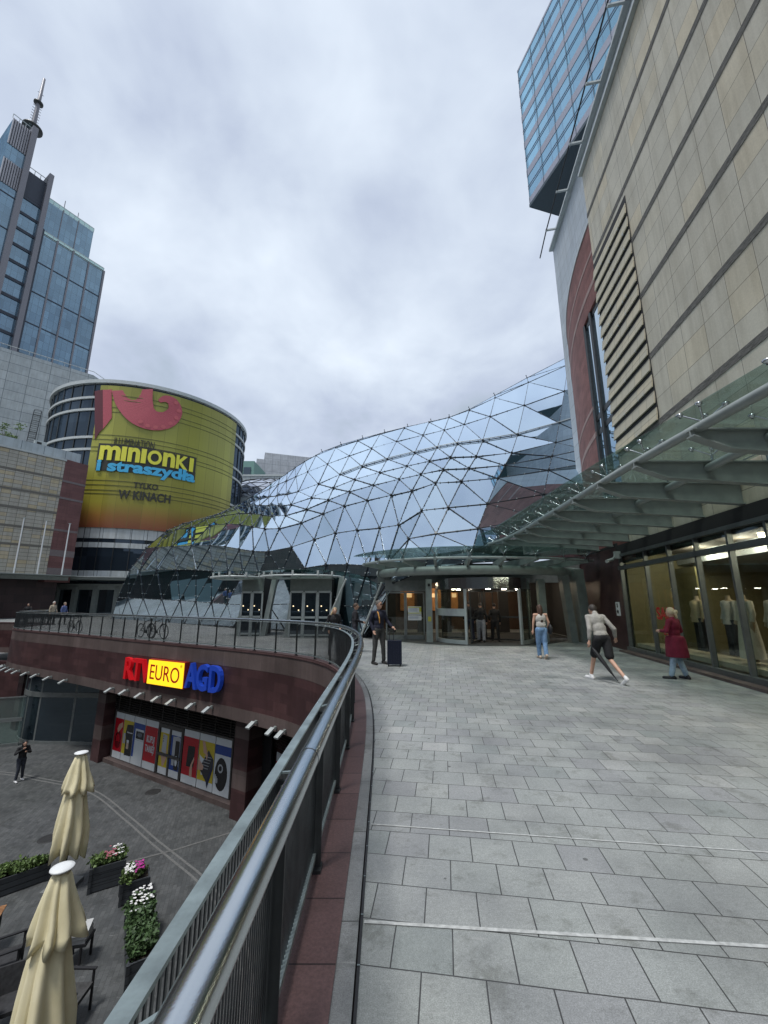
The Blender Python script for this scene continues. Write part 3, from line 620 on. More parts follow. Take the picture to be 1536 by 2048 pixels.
for i, x in enumerate((137, 108, 84, 64, 49, 35, 22, 12, 4)):
    spot(i, x, 1362 - i * 3.2, 'small spot lamp above the bowed entrance glazing, ' + ordn[i] + ' of the row')
# ---------------- railing ----------------
rl = thing('railing', 'steel handrail with dark bar infill curving along the terrace edge', 'railing', (-.47, 2, 0))
RB = [p for p in RAIL]
fb = MB(); A = offset(RB, 0.0)
for a in range(len(RB) - 1): fb.bar((*A[a][:2], 1.02), (*A[a + 1][:2], 1.02), .044, .012, up=(0, 0, 1))
fb.build('top_bar', M['steel2'], rl)
tb = MB(); T = offset(RB, -0.14); tb.tube([(*p[:2], 1.075) for p in T], .044, 20); tb.build('handrail', M['steel'], rl)
jn = MB()
for s_ in (1.9, 4.2, 6.9, 9.6):
    j = min(range(len(T)), key=lambda n_: abs(T[n_].y - s_)); a, b = T[j], T[j + 1]; dd = (b - a).normalized()
    jn.tube([(a.x, a.y, 1.075), (a.x + dd.x * .05, a.y + dd.y * .05, 1.075)], .0465, 20)
jn.build('joint_sleeve', M['steel'], rl)
lo = MB(); [lo.bar((*A[a][:2], .10), (*A[a + 1][:2], .10), .04, .03, up=(0, 0, 1)) for a in range(len(RB) - 1)]; lo.build('bottom_bar', M['steel2'], rl)
PS = resample(RB, 1.12); TT = resample(T, 1.12)
fine = resample(RB, 0.028); per = len(fine) / (len(PS) - 1)
for i, p in enumerate(PS):
    q = PS[min(i + 1, len(PS) - 1)]; r_ = PS[max(i - 1, 0)]; t = (q - r_).normalized(); n = Vector((t.y, -t.x, 0))
    if n.x * (-p.y) < -1e9: n = -n
    b = MB(); base = p + n * .022
    b.bar((base.x, base.y, .015), (base.x, base.y, .985), .012, .06, up=n)
    pb_ = base + n * 0; b.box((pb_.x, pb_.y, .03), (.10, .07, .02), math.atan2(t.y, t.x))
    b.build('post', M['darksteel'], rl)
    k_ = min(range(len(T)), key=lambda z_: (T[z_] - p).length)
    br = MB(); br.tube([(base.x, base.y, .96), (p.x + n.x * .10, p.y + n.y * .10, .99), (T[k_].x, T[k_].y, 1.05)], .009, 6); br.bar((p.x, p.y, 1.012), (T[k_].x, T[k_].y, 1.03), .012, .008); br.build('bracket', M['steel2'], rl)
    if i < len(PS) - 1:
        pn = MB()
        for a in range(int(i * per), int((i + 1) * per)):
            u_ = fine[a]; v_ = fine[min(a + 1, len(fine) - 1)]; d_ = (v_ - u_).normalized(); j_ = random.uniform(-.002, .002)
            pn.bar((u_.x, u_.y, .11), (u_.x, u_.y, 1.012), .0095 + j_ * .5, .004, up=Vector((-d_.y, d_.x, 0)))
        pn.build('infill_panel', M['bars'], rl)

# manhole covers and scraps on the plaza
for x, y, lab in ((-11.2, 15.6, 'round drain cover in the dark plaza paving between parasols and shop windows'), (-9.6, 19.0, 'round drain cover near the pillar between the two shop doors and the arc stripe')):
    q = MB(); q.lathe((x, y, PZ), [(.30, .0), (.30, .008), (.27, .010), (0, .010)], 24); tag(q.build('drain_cover', plain('iron_cover', (.05, .05, .05), .6, .6)), lab, 'drain cover')
# ================= right side: stone block, shop, canopy =================
KX = 0.143
def wl_(y, off=0.0): return Vector((6.58 + KX * y + off, y, 0))
WD = Vector((KX, 1, 0)).normalized(); WN = Vector((-WD.y, WD.x, 0))    # WN faces the terrace
def wp(y, z, o=0.0): p = wl_(y) + WN * o; return Vector((p.x, p.y, z))
def wat(x, y):   # sight line met with the shop wall plane
    a, b, d = ray(x, y); t = 6.58 / (a - KX * b); return b * t, EYE + d * t
sb = thing('stone_building', 'tall beige stone panelled block with rough grey bands above the clothes shop', 'building', (8, 5, 0))
YE = 14.15
w = MB(); w.strip([wp(YE, 0), wp(-8, 0)], 3.75, 19.8, 0.6, side=1); w.build('stone_wall', M['stonewall'], sb)
b = MB()
for i in range(7):
    z = 6.95 + 2.14 * i - (0.0 if i < 6 else 0.1)
    if i == 6: continue
    b.strip([wp(YE + .01, 0, .012), wp(-8, 0, .012)], z - .095, z + .095, .03, side=1)
b.build('rough_band', M['roughband'], sb)
cpg = MB(); cpg.bar(wp(-8, 19.87, -.1), wp(YE + .06, 19.87, -.1), .5, .14, up=(0, 0, 1)); cpg.build('coping', M['palesteel'], sb)
# louvred stone slats
lb = MB(); lb.bar(wp(11.2, 11.15, .01), wp(YE, 11.15, .01), .02, 8.1, up=(0, 0, 1)); lb.build('louvre_recess', M['dark'], sb)
sl_ = MB(); z = 7.22
while z < 15.15:
    if min(abs(z - (6.95 + 2.14 * i)) for i in range(7)) > .25:
        c0, c1 = wp(11.22, z, .04), wp(YE + .03, z, .04); sl_.bar(c0, c1, .04, .40, up=(-WN * .12 + Vector((0, 0, 1))))
    z += .535
sl_.build('stone_slats', M['slat'], sb); rn = random.Random(3)
for i in range(26):
    fx = MB(); y_ = rn.uniform(11.5, YE - .1); z = 7.05 + .535 * rn.randrange(15); fx.box(wp(y_, z, .065), (.03, .04, .10), math.atan2(WD.y, WD.x)); fx.build('slat_clip', M['palesteel'], sb)
# lower wall beyond the shop, red granite
lw = MB(); lw.strip([wp(21.5, 0), wp(15.1, 0)], 0.0, 3.75, 0.6, side=1); lw.build('granite_pier', M['redstone'], sb)
lb2 = MB(); lb2.bar(wp(15.2, 3.55, .02), wp(-8, 3.55, .02), .1, .42, up=(0, 0, 1)); lb2.build('lintel', M['dark'], sb)
fill = MB(); fill.bar(wp(20.5, 3.4, -.1), wp(-8, 4.0, -.1), .05, .8, up=(0, 0, 1)); fill.build('upper_lintel', M['dark'], sb)
# shop window frames, glass and interior
sh = thing('clothes_shop', 'clothes shop with tall framed display windows under the glass canopy', 'shop', (8.5, 10, 0))
SY0, SY1 = 15.05, 1.0
fm = plain('grey_shop_frame', (0.13, 0.14, 0.14), 0.4, 0.5)
mull = [15.0, 13.15, 11.75, 10.45, 9.2, 8.05, 6.9, 5.7, 4.4, 3.0, 1.5]
f = MB()
for y_ in mull: f = MB(); f.bar(wp(y_, .1, .02), wp(y_, 3.36, .02), .07, .12, up=WN); f.build('mullion', fm, sh)
for nm, z, h, o in (('base_rail', .09, .18, .05), ('mid_rail', 2.93, .14, .045), ('top_rail', 3.38, .1, .045)):
    f = MB(); f.bar(wp(SY0 + .05, z, o), wp(SY1, z, o), .14, h, up=(0, 0, 1)); f.build(nm, fm, sh)
f = MB(); f.bar(wp(SY0 + .1, .03, .2), wp(SY1, .03, .2), .36, .06, up=(0, 0, 1)); f.build('plinth', M['brownstone'], sh)
for i in range(len(mull) - 1):
    f = MB(); a, b_ = mull[i] - .04, mull[i + 1] + .04; f.bar(wp(a, 1.52, -.02), wp(b_, 1.52, -.02), .012, 2.68, up=(0, 0, 1)); f.build('window_pane', M['shopglass'], sh)
    f = MB(); f.bar(wp(a, 3.165, -.02), wp(b_, 3.165, -.02), .012, .33, up=(0, 0, 1)); f.build('top_pane', M['shopglass'], sh)
it = MB(); it.bar(wp(15.0, 1.7, -5.5), wp(1, 1.7, -5.5), .1, 3.6, up=(0, 0, 1)); it.build('back_wall', plain('rust_orange_wall', (0.30, 0.10, 0.03), .7), sh)
it = MB(); it.bar(wp(15.0, .02, -3), wp(1, .02, -3), 6, .04, up=(0, 0, 1)); it.build('shop_floor', plain('pale_shop_floor', (0.30, 0.27, 0.22), .35), sh)
it = MB(); it.bar(wp(15.0, 3.42, -3), wp(1, 3.42, -3), 6, .06, up=(0, 0, 1)); it.build('shop_ceiling', plain('dark_shop_ceiling', (0.10, 0.085, 0.07), .8), sh)
it = MB(); it.bar(wp(14.95, 1.7, -.1), wp(14.95, 1.7, -6), .1, 3.5, up=(0, 0, 1)); it.build('side_wall', plain('olive_yellow_wall', (0.17, 0.15, 0.07), .7), sh)
it = MB(); it.bar(wp(14.9, .26, -.55), wp(1, .26, -.55), .8, .12, up=(0, 0, 1)); it.build('display_ledge', plain('pale_display_ledge', (0.5, 0.45, 0.34), .5), sh)
it = MB(); it.bar(wp(14.7, 1.55, -1.6), wp(13.5, 1.55, -1.6), .06, 2.6, up=(0, 0, 1)); it.build('display_screen', plain('yellow_display_screen', (0.20, 0.18, 0.08), .7), sh)
it = MB(); it.bar(wp(12.0, 2.45, -3.6), wp(2, 2.45, -3.6), .3, .5, up=(0, 0, 1)); it.build('shelf_header', plain('grey_header', (0.12, .12, .12), .6), sh)
lamp = emit('shop_spot_light', (1.0, 0.86, 0.62), 26.0)
lm = [(12.6, -1.2), (11.2, -2.4), (10.1, -1.3), (9.3, -2.6), (8.3, -1.2), (7.4, -2.2), (6.3, -1.1), (5.2, -2.5), (4.0, -1.2), (10.8, -4.2), (8.6, -4.3), (6.6, -4.2)]
for y_, o in lm:
    f = MB(); p = wp(y_, 3.34, o); f.lathe(p, [(0.0, -.05), (.07, -.05), (.08, .05), (0, .05)], 10); f.build('ceiling_spot', lamp, sh)
def lamp_at(nm, p, w, par, col=(1, .90, .74), r=.12):
    l_ = bpy.data.lights.new(nm, 'POINT'); l_.energy = w; l_.color = col; l_.shadow_soft_size = r
    o_ = bpy.data.objects.new(nm, l_); COL.objects.link(o_); o_.parent = par; o_.location = Vector(p) - par.location; return o_
for y_, o in ((12.9, -1.5), (10.9, -1.4), (9.3, -1.9), (7.6, -1.4), (5.8, -1.8), (3.6, -1.5), (9, -4.2)): lamp_at('shop_lamp', wp(y_, 3.15, o), 30, sh)
# mannequins
def mannequin(y_, o, lab, topc, botc, kind):
    p = wp(y_, .33, o); r = thing('mannequin', lab, 'mannequin', p, 'mannequins in the shop window')
    sk = pm((0.42, 0.33, 0.22), .45, 0, 'mannequin_body'); t = MB(); z = p.z
    t.tube([p + Vector((0, 0, .86)), p + Vector((0, 0, .98)), p + Vector((0, 0, 1.12)), p + Vector((0, 0, 1.30)), p + Vector((0, 0, 1.42)), p + Vector((0, 0, 1.46)), p + Vector((0, 0, 1.56))], [.16, .15, .115, .16, .15, .06, .05], 14)
    for s_ in (-1, 1):
        d = WD * s_; t.tube([p + d * .17 + Vector((0, 0, 1.40)), p + d * .23 + Vector((0, 0, 1.13)), p + d * .24 + WN * .08 + Vector((0, 0, .86))], [.05, .042, .03], 8)
        t.tube([p + d * .09 + Vector((0, 0, .88)), p + d * .10 + Vector((0, 0, .48)), p + d * .10 + Vector((0, 0, .05))], [.09, .06, .04], 8)
    t.build('figure', sk, r)
    g_ = MB(); g_.lathe(p, [(.19, .84), (.165, 1.0), (.14, 1.14), (.185, 1.30), (.17, 1.41), (.07, 1.45)], 16, sx=1.08, sy=.85)
    for s_ in (-1, 1):
        d = WD * s_; g_.tube([p + d * .17 + Vector((0, 0, 1.41)), p + d * .235 + Vector((0, 0, 1.13)), p + d * .25 + WN * .05 + Vector((0, 0, .95))], [.066, .06, .055], 8)
    g_.build('blouse', pm(topc, .8, 0, 'cloth'), r)
    s2 = MB(); 
    if kind == 'skirt': s2.lathe(p, [(.15, 1.05), (.19, .9), (.24, .5), (.27, .12)], 16, sx=1.0, sy=.8)
    else:
        for s_ in (-1, 1): d = WD * s_; s2.tube([p + d * .085 + Vector((0, 0, .95)), p + d * .10 + Vector((0, 0, .5)), p + d * .11 + Vector((0, 0, .08))], [.12, .10, .10], 10)
    s2.build('skirt' if kind == 'skirt' else 'trousers', pm(botc, .8, 0, 'cloth'), r)
mannequin(11.95, -.62, 'headless mannequin in an ochre top and black trousers nearest the sale lettering', (.55, .47, .30), (.015, .015, .02), 'trousers')
mannequin(10.85, -.75, 'mannequin in a grey white blouse between the second and third mannequins', (.58, .58, .55), (.03, .03, .035), 'trousers')
mannequin(10.0, -.55, 'mannequin in a long cream dress close to the window', (.68, .65, .55), (.68, .65, .55), 'skirt')
mannequin(9.25, -.66, 'rightmost mannequin in a striped beige blouse', (.60, .53, .42), (.03, .04, .07), 'trousers')
ck = thing('clothes_rail', 'rail of hanging peach coloured clothes inside the shop', 'clothes rail', wp(8.4, 0, -1.4))
f = MB(); f.tube([wp(8.7, .3, -1.5), wp(8.7, 1.42, -1.5), wp(7.4, 1.42, -1.5), wp(7.4, .3, -1.5)], .015, 6); f.build('frame', M['steel'], ck)
f = MB()
for i in range(14): y_ = 8.6 - i * .08; f.hexa([wp(y_, .55, -1.72), wp(y_ - .05, .55, -1.72), wp(y_ - .05, .55, -1.28), wp(y_, .55, -1.28)], [wp(y_, 1.36, -1.62), wp(y_ - .04, 1.36, -1.62), wp(y_ - .04, 1.36, -1.38), wp(y_, 1.36, -1.38)])
f.build('garments', pm((.52, .33, .2), .85, 0, 'cloth'), ck)
# window lettering
def wt(t_, y_, z, s_, m_, lab, o=.0, **k):
    q = MB(); text(q, t_, wp(y_, z, o), s_, -WD, depth=.004, **k); r = q.build('window_lettering', m_); return tag(r, lab, 'lettering')
wt('SALE', 12.45, 1.36, .50, pm((.42, .01, .015), .4, 0, 'red_vinyl'), 'large red sale lettering on the shop window', bold=.012)
wt('60', 12.55, .88, .36, pm((.42, .01, .015), .4, 0, 'red_vinyl'), 'smaller red number below the sale lettering', bold=.004)
q = MB(); text(q, 'UNASU', wp(8.75, 1.84, -.5), .17, -WD, depth=.01, bold=.004); tag(q.build('light_letters', emit('white_lit_letters', (.8, .85, .95), 1.6)), 'small white lit letters hanging high in the right shop window', 'lettering')
# sign on the pier
ws_ = thing('wall_sign', 'small white wall sign with two black symbols on the granite pier', 'sign', wp(15.75, 1.45, .04))
q = MB(); q.bar(wp(15.75, 1.21, .015), wp(15.75, 1.71, .015), .30, .03, up=WN); q.build('plate', M['white'], ws_)
q = MB(); text(q, 'S', wp(15.75, 1.58, .034), .2, -WD, depth=.006, bold=.01); q.tube([wp(15.75 + .06 * math.cos(t_ / 10 * 6.28), 1.36 + .06 * math.sin(t_ / 10 * 6.28), .036) for t_ in range(10)], .012, 6, closed=True); q.box(wp(15.75, 1.36, .036), (.02, .04, .05)); q.build('symbols', M['black'], ws_)
# security camera
cc = thing('security_camera', 'white security camera with box on the pier beside the canopy beams', 'security camera', wp(14.9, 3.25, .1))
q = MB(); q.box(wp(14.9, 3.4, .16), (.16, .2, .26), math.atan2(WD.y, WD.x)); q.build('housing_box', M['palesteel'], cc)
q = MB(); q.tube([wp(14.95, 3.25, .3), wp(14.7, 3.15, .62)], .06, 12); q.tube([wp(14.9, 3.42, .2), wp(14.88, 3.24, .36)], .02, 6); q.build('camera_body', M['palesteel'], cc)
# ---------------- grey clad block behind, red curved wall ----------------
gb = thing('grey_building', 'light grey metal clad block rising behind the beige stone wall', 'building', (11, 18, 0))
q = MB(); q.strip([(8.4 + KX * 23.9, 23.9), (8.4 + KX * 6, 6)], 3, 25.7, 3, side=1); q.build('metal_wall', M['greymetal'], gb)
q = MB(); q.bar((8.35 + KX * 24, 24, 25.78), (8.35 + KX * 6, 6, 25.78), .4, .16, up=(0, 0, 1)); q.build('coping', M['palesteel'], gb)
for i in range(5):   # cable arms with a taut line outside the parapet
    y_ = 22.2 - i * 2.6; a = Vector((8.4 + KX * y_, y_, 25.75)); e = MB(); e.bar(a, a + WN * .9 + Vector((0, 0, -.05)), .10, .10); e.build('cable_arm', M['palesteel'], gb)
q = MB(); q.tube([Vector((8.4 + KX * 23.6, 23.6, 24.9)) + WN * 1.0, Vector((8.4 + KX * 22.2, 22.2, 25.7)) + WN * .85, Vector((8.4 + KX * 10, 10, 26.0)) + WN * .85], .04, 6); q.build('taut_cable', M['darksteel'], gb)
rw = thing('red_sandstone_wall', 'curved red sandstone wall with pale bands and a tall window', 'wall', (9.5, 17, 0))
RP = []
h0, h1 = R(8.2), R(28.5); P_ = Vector((8.62, 14.0)); n_ = 20; Lr = 9.0
for i in range(n_ + 1):
    RP.append((P_.x, P_.y)); h = h0 + (h1 - h0) * ((i + .5) / n_); P_ = P_ + Vector((math.sin(h), math.cos(h))) * (Lr / n_)
hh = h1
for i in range(5): hh += R(8); P_ = P_ + Vector((math.sin(hh), math.cos(hh))) * .8; RP.append((P_.x, P_.y))
RPr = RP[::-1]
def rseg(i0, i1, z0, z1, th=.4, o=0.0, mb=None):
    mb = mb or MB(); P = offset([Vector((*p, 0)) for p in RP[i0:i1 + 1]][::-1], o); mb.strip(P, z0, z1, th, side=1); return mb
# window gap: segments 1..7 , z 6..13.6
q = MB(); rseg(5, len(RP) - 1, 3.2, 17.35, mb=q); q.build('main_wall', M['redwall'], rw)
q = MB(); rseg(0, 5, 13.9, 17.35, mb=q); q.build('wall_above_window', M['redwall'], rw)
q = MB(); rseg(0, 5, 3.2, 5.0, mb=q); q.build('wall_below_window', M['redwall'], rw)
for z, h in ((16.0, .14), (14.75, .22), (9.9, .15), (8.7, .22), (6.3, .3)):
    q = MB(); rseg(0 if z > 13.9 else 5, len(RP) - 1, z - h / 2, z + h / 2, .06, -.012, q); q.build('pale_band', M['redwallband'], rw)
q = MB(); rseg(0, len(RP) - 1, 17.35, 17.47, .5, -.03, q); q.build('coping', M['palesteel'], rw)
q = MB(); rseg(0, 5, 5.0, 13.9, .06, .10, q); wg = q.build('window_glass', glassy('tall_window_glass', None, (.75, .86, .95), (.05, .09, .11), .45), rw)
q = MB()
for z, h in ((5.1, .25), (6.6, .22), (8.7, .22), (9.35, .22), (13.8, .3)): rseg(0, 5, z - h / 2, z + h / 2, .3, .0 + .08, q)
for i in (3, 5): p = Vector((*RP[i], 0)); q.bar((p.x + .1, p.y, 5), (p.x + .1, p.y, 13.9), .16, .2)
q.build('window_frame', M['darksteel'], rw)
q = MB(); p = Vector((*RP[22], 0)); q.bar((p.x - .05, p.y + .25, 3), (p.x - .05, p.y + .25, 17.2), .2, .35); q.build('edge_trim', M['concrete'], rw)
# ---------------- blue glass tower at the upper right ----------------
bt = thing('glass_office_tower', 'bright blue glass office block overhanging at the upper right', 'building', (21, 48, 0))
T0 = at(1060, 408, 45); zb, zt = T0.z, 78.5
hd = R(-16.0); td = Vector((math.sin(hd), math.cos(hd), 0))    # facade recedes to the left; walk toward the viewer along -td
nd = Vector((td.y, -td.x, 0))
E0 = Vector((T0.x, T0.y, 0)); E1 = E0 - td * 40
back0 = E0 + nd * 26; back1 = E1 + nd * 26
def ring(o, z): return [Vector((p.x, p.y, z)) for p in (E0 - nd * o + td * o, back0 + nd * o + td * o, back1 + nd * o - td * o, E1 - nd * o - td * o)]
q = MB(); a = ring(0, zb + .02); b = ring(0, zt); q.hexa(a[::-1], b[::-1]); 
q.build('glass_facade', M['skyglass'], bt)
lav = plain('lavender_grey_panel', (0.33, 0.34, 0.40), .45, .2)
nfl = 5; fh = (zt - zb) / nfl
for i in range(nfl + 1):
    z = zb + i * fh; q = MB(); hgt = 1.15 if 0 < i < nfl else 1.0
    z0 = max(zb - .05, z - .3); z1 = min(zt + .1, z0 + hgt); a = ring(.05, z0); b = ring(.05, z1); q.hexa(a[::-1], b[::-1]); q.build('spandrel_band', lav, bt)
for i in range(nfl):
    for dz in (2.6, 3.0):
        q = MB(); z = zb + i * fh + dz - .1; a = ring(.06, z); b = ring(.06, z + .035); q.hexa(a[::-1], b[::-1]); q.build('transom', lav, bt)
q = MB(); 
for i in range(14): p = E0 - td * (i * 2.9 + .1); q.bar((p.x - nd.x * .08, p.y - nd.y * .08, zb), (p.x - nd.x * .05, p.y - nd.y * .05, zt), .05, .05)
q.build('vertical_mullions', plain('dark_blue_mullion', (.08, .11, .15), .5), bt)
q = MB(); a = ring(.08, zb - .5); b = ring(.08, zb - .06); q.hexa(a[::-1], b[::-1]); q.build('soffit', plain('dark_slate_soffit', (0.05, 0.075, 0.095), .6), bt)
q = MB(); cc_ = E0 + nd * 7 - td * 3; a = [cc_ + v for v in (Vector((0, 0, 0)), nd * 16, nd * 16 - td * 26, -td * 26)]
q.hexa([Vector((p.x, p.y, 0)) for p in a][::-1], [Vector((p.x, p.y, zb - .5)) for p in a][::-1]); q.build('lower_storeys', M['greymetal'], bt)
# ---------------- right-hand glass canopy ----------------
gc = thing('glass_canopy', 'glass canopy on grey green steel beams along the shop front', 'canopy', (7, 9, 4))
EDGE = resample(catmull([(4.74, -1.5, 0), (4.74, 2, 0), (4.74, 6.4, 0), (4.80, 8.4, 0), (4.93, 10.6, 0), (5.04, 12.7, 0), (5.14, 15.0, 0), (5.05, 17.4, 0), (4.6, 19.2, 0)], 8), .5)
def ez(y): return 4.3
def ex(y):
    j = min(range(len(EDGE)), key=lambda n_: abs(EDGE[n_].y - y)); return EDGE[j].x
q = MB(); q.tube([(p.x, p.y, 4.3) for p in EDGE], .075, 12); q.build('edge_tube', M['greensteel'], gc)
q = MB(); q.tube([wp(y_, 4.15, 1.6) for y_ in (18, 12, 6, -1)], .075, 12); q.build('inner_tube', M['greensteel'], gc)
by = [18.4, 17.0, 15.6, 14.2, 12.8, 11.4, 10.0, 8.6, 7.2, 5.75, 4.25, 2.8]
for y_ in by:
    w_ = wp(y_, 0); tp = Vector((ex(y_) - .12, y_, 0)); d = (w_ - tp).normalized(); L_ = (w_ - tp).length
    q = MB(); z1 = 4.28
    # tapered I-beam: flange and web
    def pt(s_, z): return Vector((tp.x + d.x * s_, tp.y + d.y * s_, z))
    n2 = Vector((-d.y, d.x, 0))
    for (o0, o1, za0, za1, zb0, zb1) in ((-.012, .012, z1 - .10, z1 - .02, z1 - .46, z1 - .02), (-.09, .09, z1 - .02, z1, z1 - .02, z1), (-.08, .08, z1 - .12, z1 - .10, z1 - .49, z1 - .46)):
        Aq = [pt(0, 0) + n2 * o0, pt(0, 0) + n2 * o1]; Bq = [pt(L_, 0) + n2 * o0, pt(L_, 0) + n2 * o1]
        s_ = .55; mid = [pt(s_, 0) + n2 * o0, pt(s_, 0) + n2 * o1]
        for (P0, P1, l0, h0_, l1, h1_) in ((Aq, mid, za0, za1, zb0 + .16 if zb0 < z1 - .3 else zb0, zb1 if zb1 > z1 - .3 else zb1 + .16), (mid, Bq, zb0 + .16 if zb0 < z1 - .3 else zb0, zb1 if zb1 > z1 - .3 else zb1 + .16, zb0, zb1)):
            q.hexa([Vector((P0[0].x, P0[0].y, l0)), Vector((P1[0].x, P1[0].y, l1)), Vector((P1[1].x, P1[1].y, l1)), Vector((P0[1].x, P0[1].y, l0))],
                   [Vector((P0[0].x, P0[0].y, h0_)), Vector((P1[0].x, P1[0].y, h1_)), Vector((P1[1].x, P1[1].y, h1_)), Vector((P0[1].x, P0[1].y, h0_))])
    q.build('beam', M['greensteel'], gc)
    for f_ in (.25, L_ * .5, L_ - .45):
        sp_ = MB(); c = pt(f_, z1)
        sp_.tube([c, c + Vector((0, 0, .16))], .022, 6)
        for ax in ((.2, .2), (.2, -.2), (-.2, .2), (-.2, -.2)):
            e = c + d * ax[0] + n2 * ax[1] + Vector((0, 0, .33)); sp_.tube([c + Vector((0, 0, .13)), e], .014, 6, caps=False); sp_.lathe(e, [(.02, -.05), (.03, -.02), (.05, -.01), (.05, .015), (0, .015)], 8)
        sp_.build('spider_fitting', M['steel'], gc)
GZ = 4.66
for i in range(len(by) - 1):
    ya, yb = by[i] - .01, by[i + 1] + .01
    for k_ in range(2):
        def gp(y_, f_): a = Vector((ex(y_) - max(-.15, min(.55, -.15 + .07 * (y_ - 4.7))), y_, 0)); b = wp(y_, 0, .03); p = a.lerp(b, f_); return (p.x, p.y, GZ + .05 * (1 - f_))
        f0, f1 = (0, .497) if k_ == 0 else (.503, 1)
        q = MB(); P = [gp(yb, f0), gp(yb, f1), gp(ya, f1), gp(ya, f0)]; q.hexa(P, [(x, y_, z + .015) for x, y_, z in P]); q.build('glass_sheet', M['canopyglass'], gc)
q = MB(); q.tube([wp(y_, 4.5, .5) for y_ in (18.4, -1)], .012, 5); q.tube([(ex(y_) + .35, y_, 4.5) for y_ in (18.4, 10, 2)], .012, 5); q.build('tie_rods', M['steel'], gc)
# ================= entrance =================
en = thing('entrance_hall', 'dark main entrance hall with revolving door and side doors below the curved canopy', 'entrance', (4.5, 20, 0))
cs = [(-.9, 20.3), (.2, 19.3), (1.4, 18.0), (3.0, 17.1), (4.6, 16.9), (6.2, 17.2), (7.8, 18.6), (9.2, 20.2)]
mat_ = MB(); cc2 = resample(catmull([(*p, 0) for p in cs], 6), .4); mat_.add([(p.x, p.y, .006) for p in cc2] + [(9.3, 24, .006), (-.9, 24, .006)], [tuple(range(len(cc2) + 2))])
o = mat_.build('entrance_mat', plain('dark_entrance_mat', (.035, .037, .038), .85, scale=20)); tag(o, 'dark curved entrance mat in front of the revolving door', 'mat')
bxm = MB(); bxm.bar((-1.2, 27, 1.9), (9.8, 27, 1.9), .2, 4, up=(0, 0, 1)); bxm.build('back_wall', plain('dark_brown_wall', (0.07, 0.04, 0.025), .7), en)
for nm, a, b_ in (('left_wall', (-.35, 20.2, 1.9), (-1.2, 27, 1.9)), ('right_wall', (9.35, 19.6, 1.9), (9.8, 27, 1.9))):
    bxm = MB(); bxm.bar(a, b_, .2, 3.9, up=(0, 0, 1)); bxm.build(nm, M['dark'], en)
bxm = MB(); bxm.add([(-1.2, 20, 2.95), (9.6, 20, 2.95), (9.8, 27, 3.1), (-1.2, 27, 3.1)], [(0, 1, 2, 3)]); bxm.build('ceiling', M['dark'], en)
bxm = MB(); bxm.bar((-.3, 19.75, 3.05), (9.3, 19.75, 3.05), .5, .9, up=(0, 0, 1)); bxm.build('header_beam', plain('grey_header_beam', (.13, .145, .14), .5), en)
# pools of interior light: lamps in the hall ceiling
hl = emit('hall_ceiling_light', (1, .9, .74), 30)
for x, y in ((1.0, 21.2), (1.7, 22.2), (2.6, 21.5), (3.4, 22.6), (4.5, 21.4), (5.4, 22.4), (6.6, 21.5), (7.5, 22.3), (8.3, 21.6), (3.0, 24.8), (5, 25), (7, 24.8), (1.2, 24.5)):
    q = MB(); q.box((x, y, 2.9), (.22, .10, .03)); q.build('ceiling_light', hl, en)
for x_, w_ in ((1.5, .9), (3.1, 1.3), (4.4, .7)):
    q = MB(); q.box((x_, 26.8, 1.85), (w_, .08, 1.4)); q.build('orange_panel', plain('orange_panel', (.50, .22, .07), .6), en)
    q = MB(); q.box((x_ + .1, 26.7, 2.1), (w_ * .4, .06, .25)); q.build('lit_niche', emit('lit_niche', (1, .6, .28), .6), en)
for p_ in ((1.2, 22.3, 2.7), (4.4, 22.6, 2.7), (7.4, 22.4, 2.7), (3.0, 25.4, 2.6), (6, 25.6, 2.6)): lamp_at('hall_lamp', p_, 16, en, (1, .8, .55))
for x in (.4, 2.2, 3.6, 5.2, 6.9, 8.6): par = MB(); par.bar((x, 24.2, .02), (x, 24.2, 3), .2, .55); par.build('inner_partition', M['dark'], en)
dfm = plain('grey_door_frame', (.20, .215, .21), .4, .4)
def door(mb, x0, x1, y, z1=2.14, t=.07):
    for x in (x0, x1): mb.bar((x, y, 0.02), (x, y, z1), t, t)
    mb.bar((x0, y, z1), (x1, y, z1), t, t, up=(0, 0, 1)); mb.bar((x0, y, .12), (x1, y, .12), t, .2, up=(0, 0, 1))
q = MB(); door(q, .12, .97, 19.5); door(q, 1.03, 1.86, 19.5); q.bar((.05, 19.52, 2.45), (1.95, 19.52, 2.45), .1, .5, up=(0, 0, 1)); q.build('side_doors', dfm, en)
q = MB(); q.box((.99, 19.5, 1.1), (1.75, .015, 1.95)); q.build('door_glass', M['shopglass'], en)
q = MB(); q.bar((1.12, 19.45, .98), (1.78, 19.45, .98), .01, .02, up=(0, 0, 1)); [q.box((1.42, 19.44, z), (.62, .01, h)) for z, h in ((1.36, .28), (1.16, .06), (.99, .22))]; q.build('notice', M['white'], en)
q = MB(); [q.box((1.42, 19.43, z), (.60, .008, .03)) for z in (1.46, 1.2)]; q.box((1.68, 19.43, 1.36), (.1, .008, .2)); q.build('notice_stripe', pm((.5, .5, .06), .5, 0, 'yellow_print'), en)
q = MB(); [q.box((1.36, 19.43, 1.42 - i * .045), (.4, .006, .012)) for i in range(4)]; [q.box((1.38, 19.43, 1.05 - i * .04), (.42, .006, .01)) for i in range(3)]; q.build('notice_print', pm((.25, .3, .42), .5, 0, 'blue_print'), en)
for x, nm in ((2.0, 'left_post'),):
    q = MB(); q.box((x, 18.6, 1.35), (.26, .3, 2.7)); q.build(nm, M['greensteel'], en)
q = MB(); q.box((2.0, 18.43, .98), (.14, .02, .2)); q.build('post_notice', pm((.55, .5, .08), .5, 0, 'yellow_print'), en)
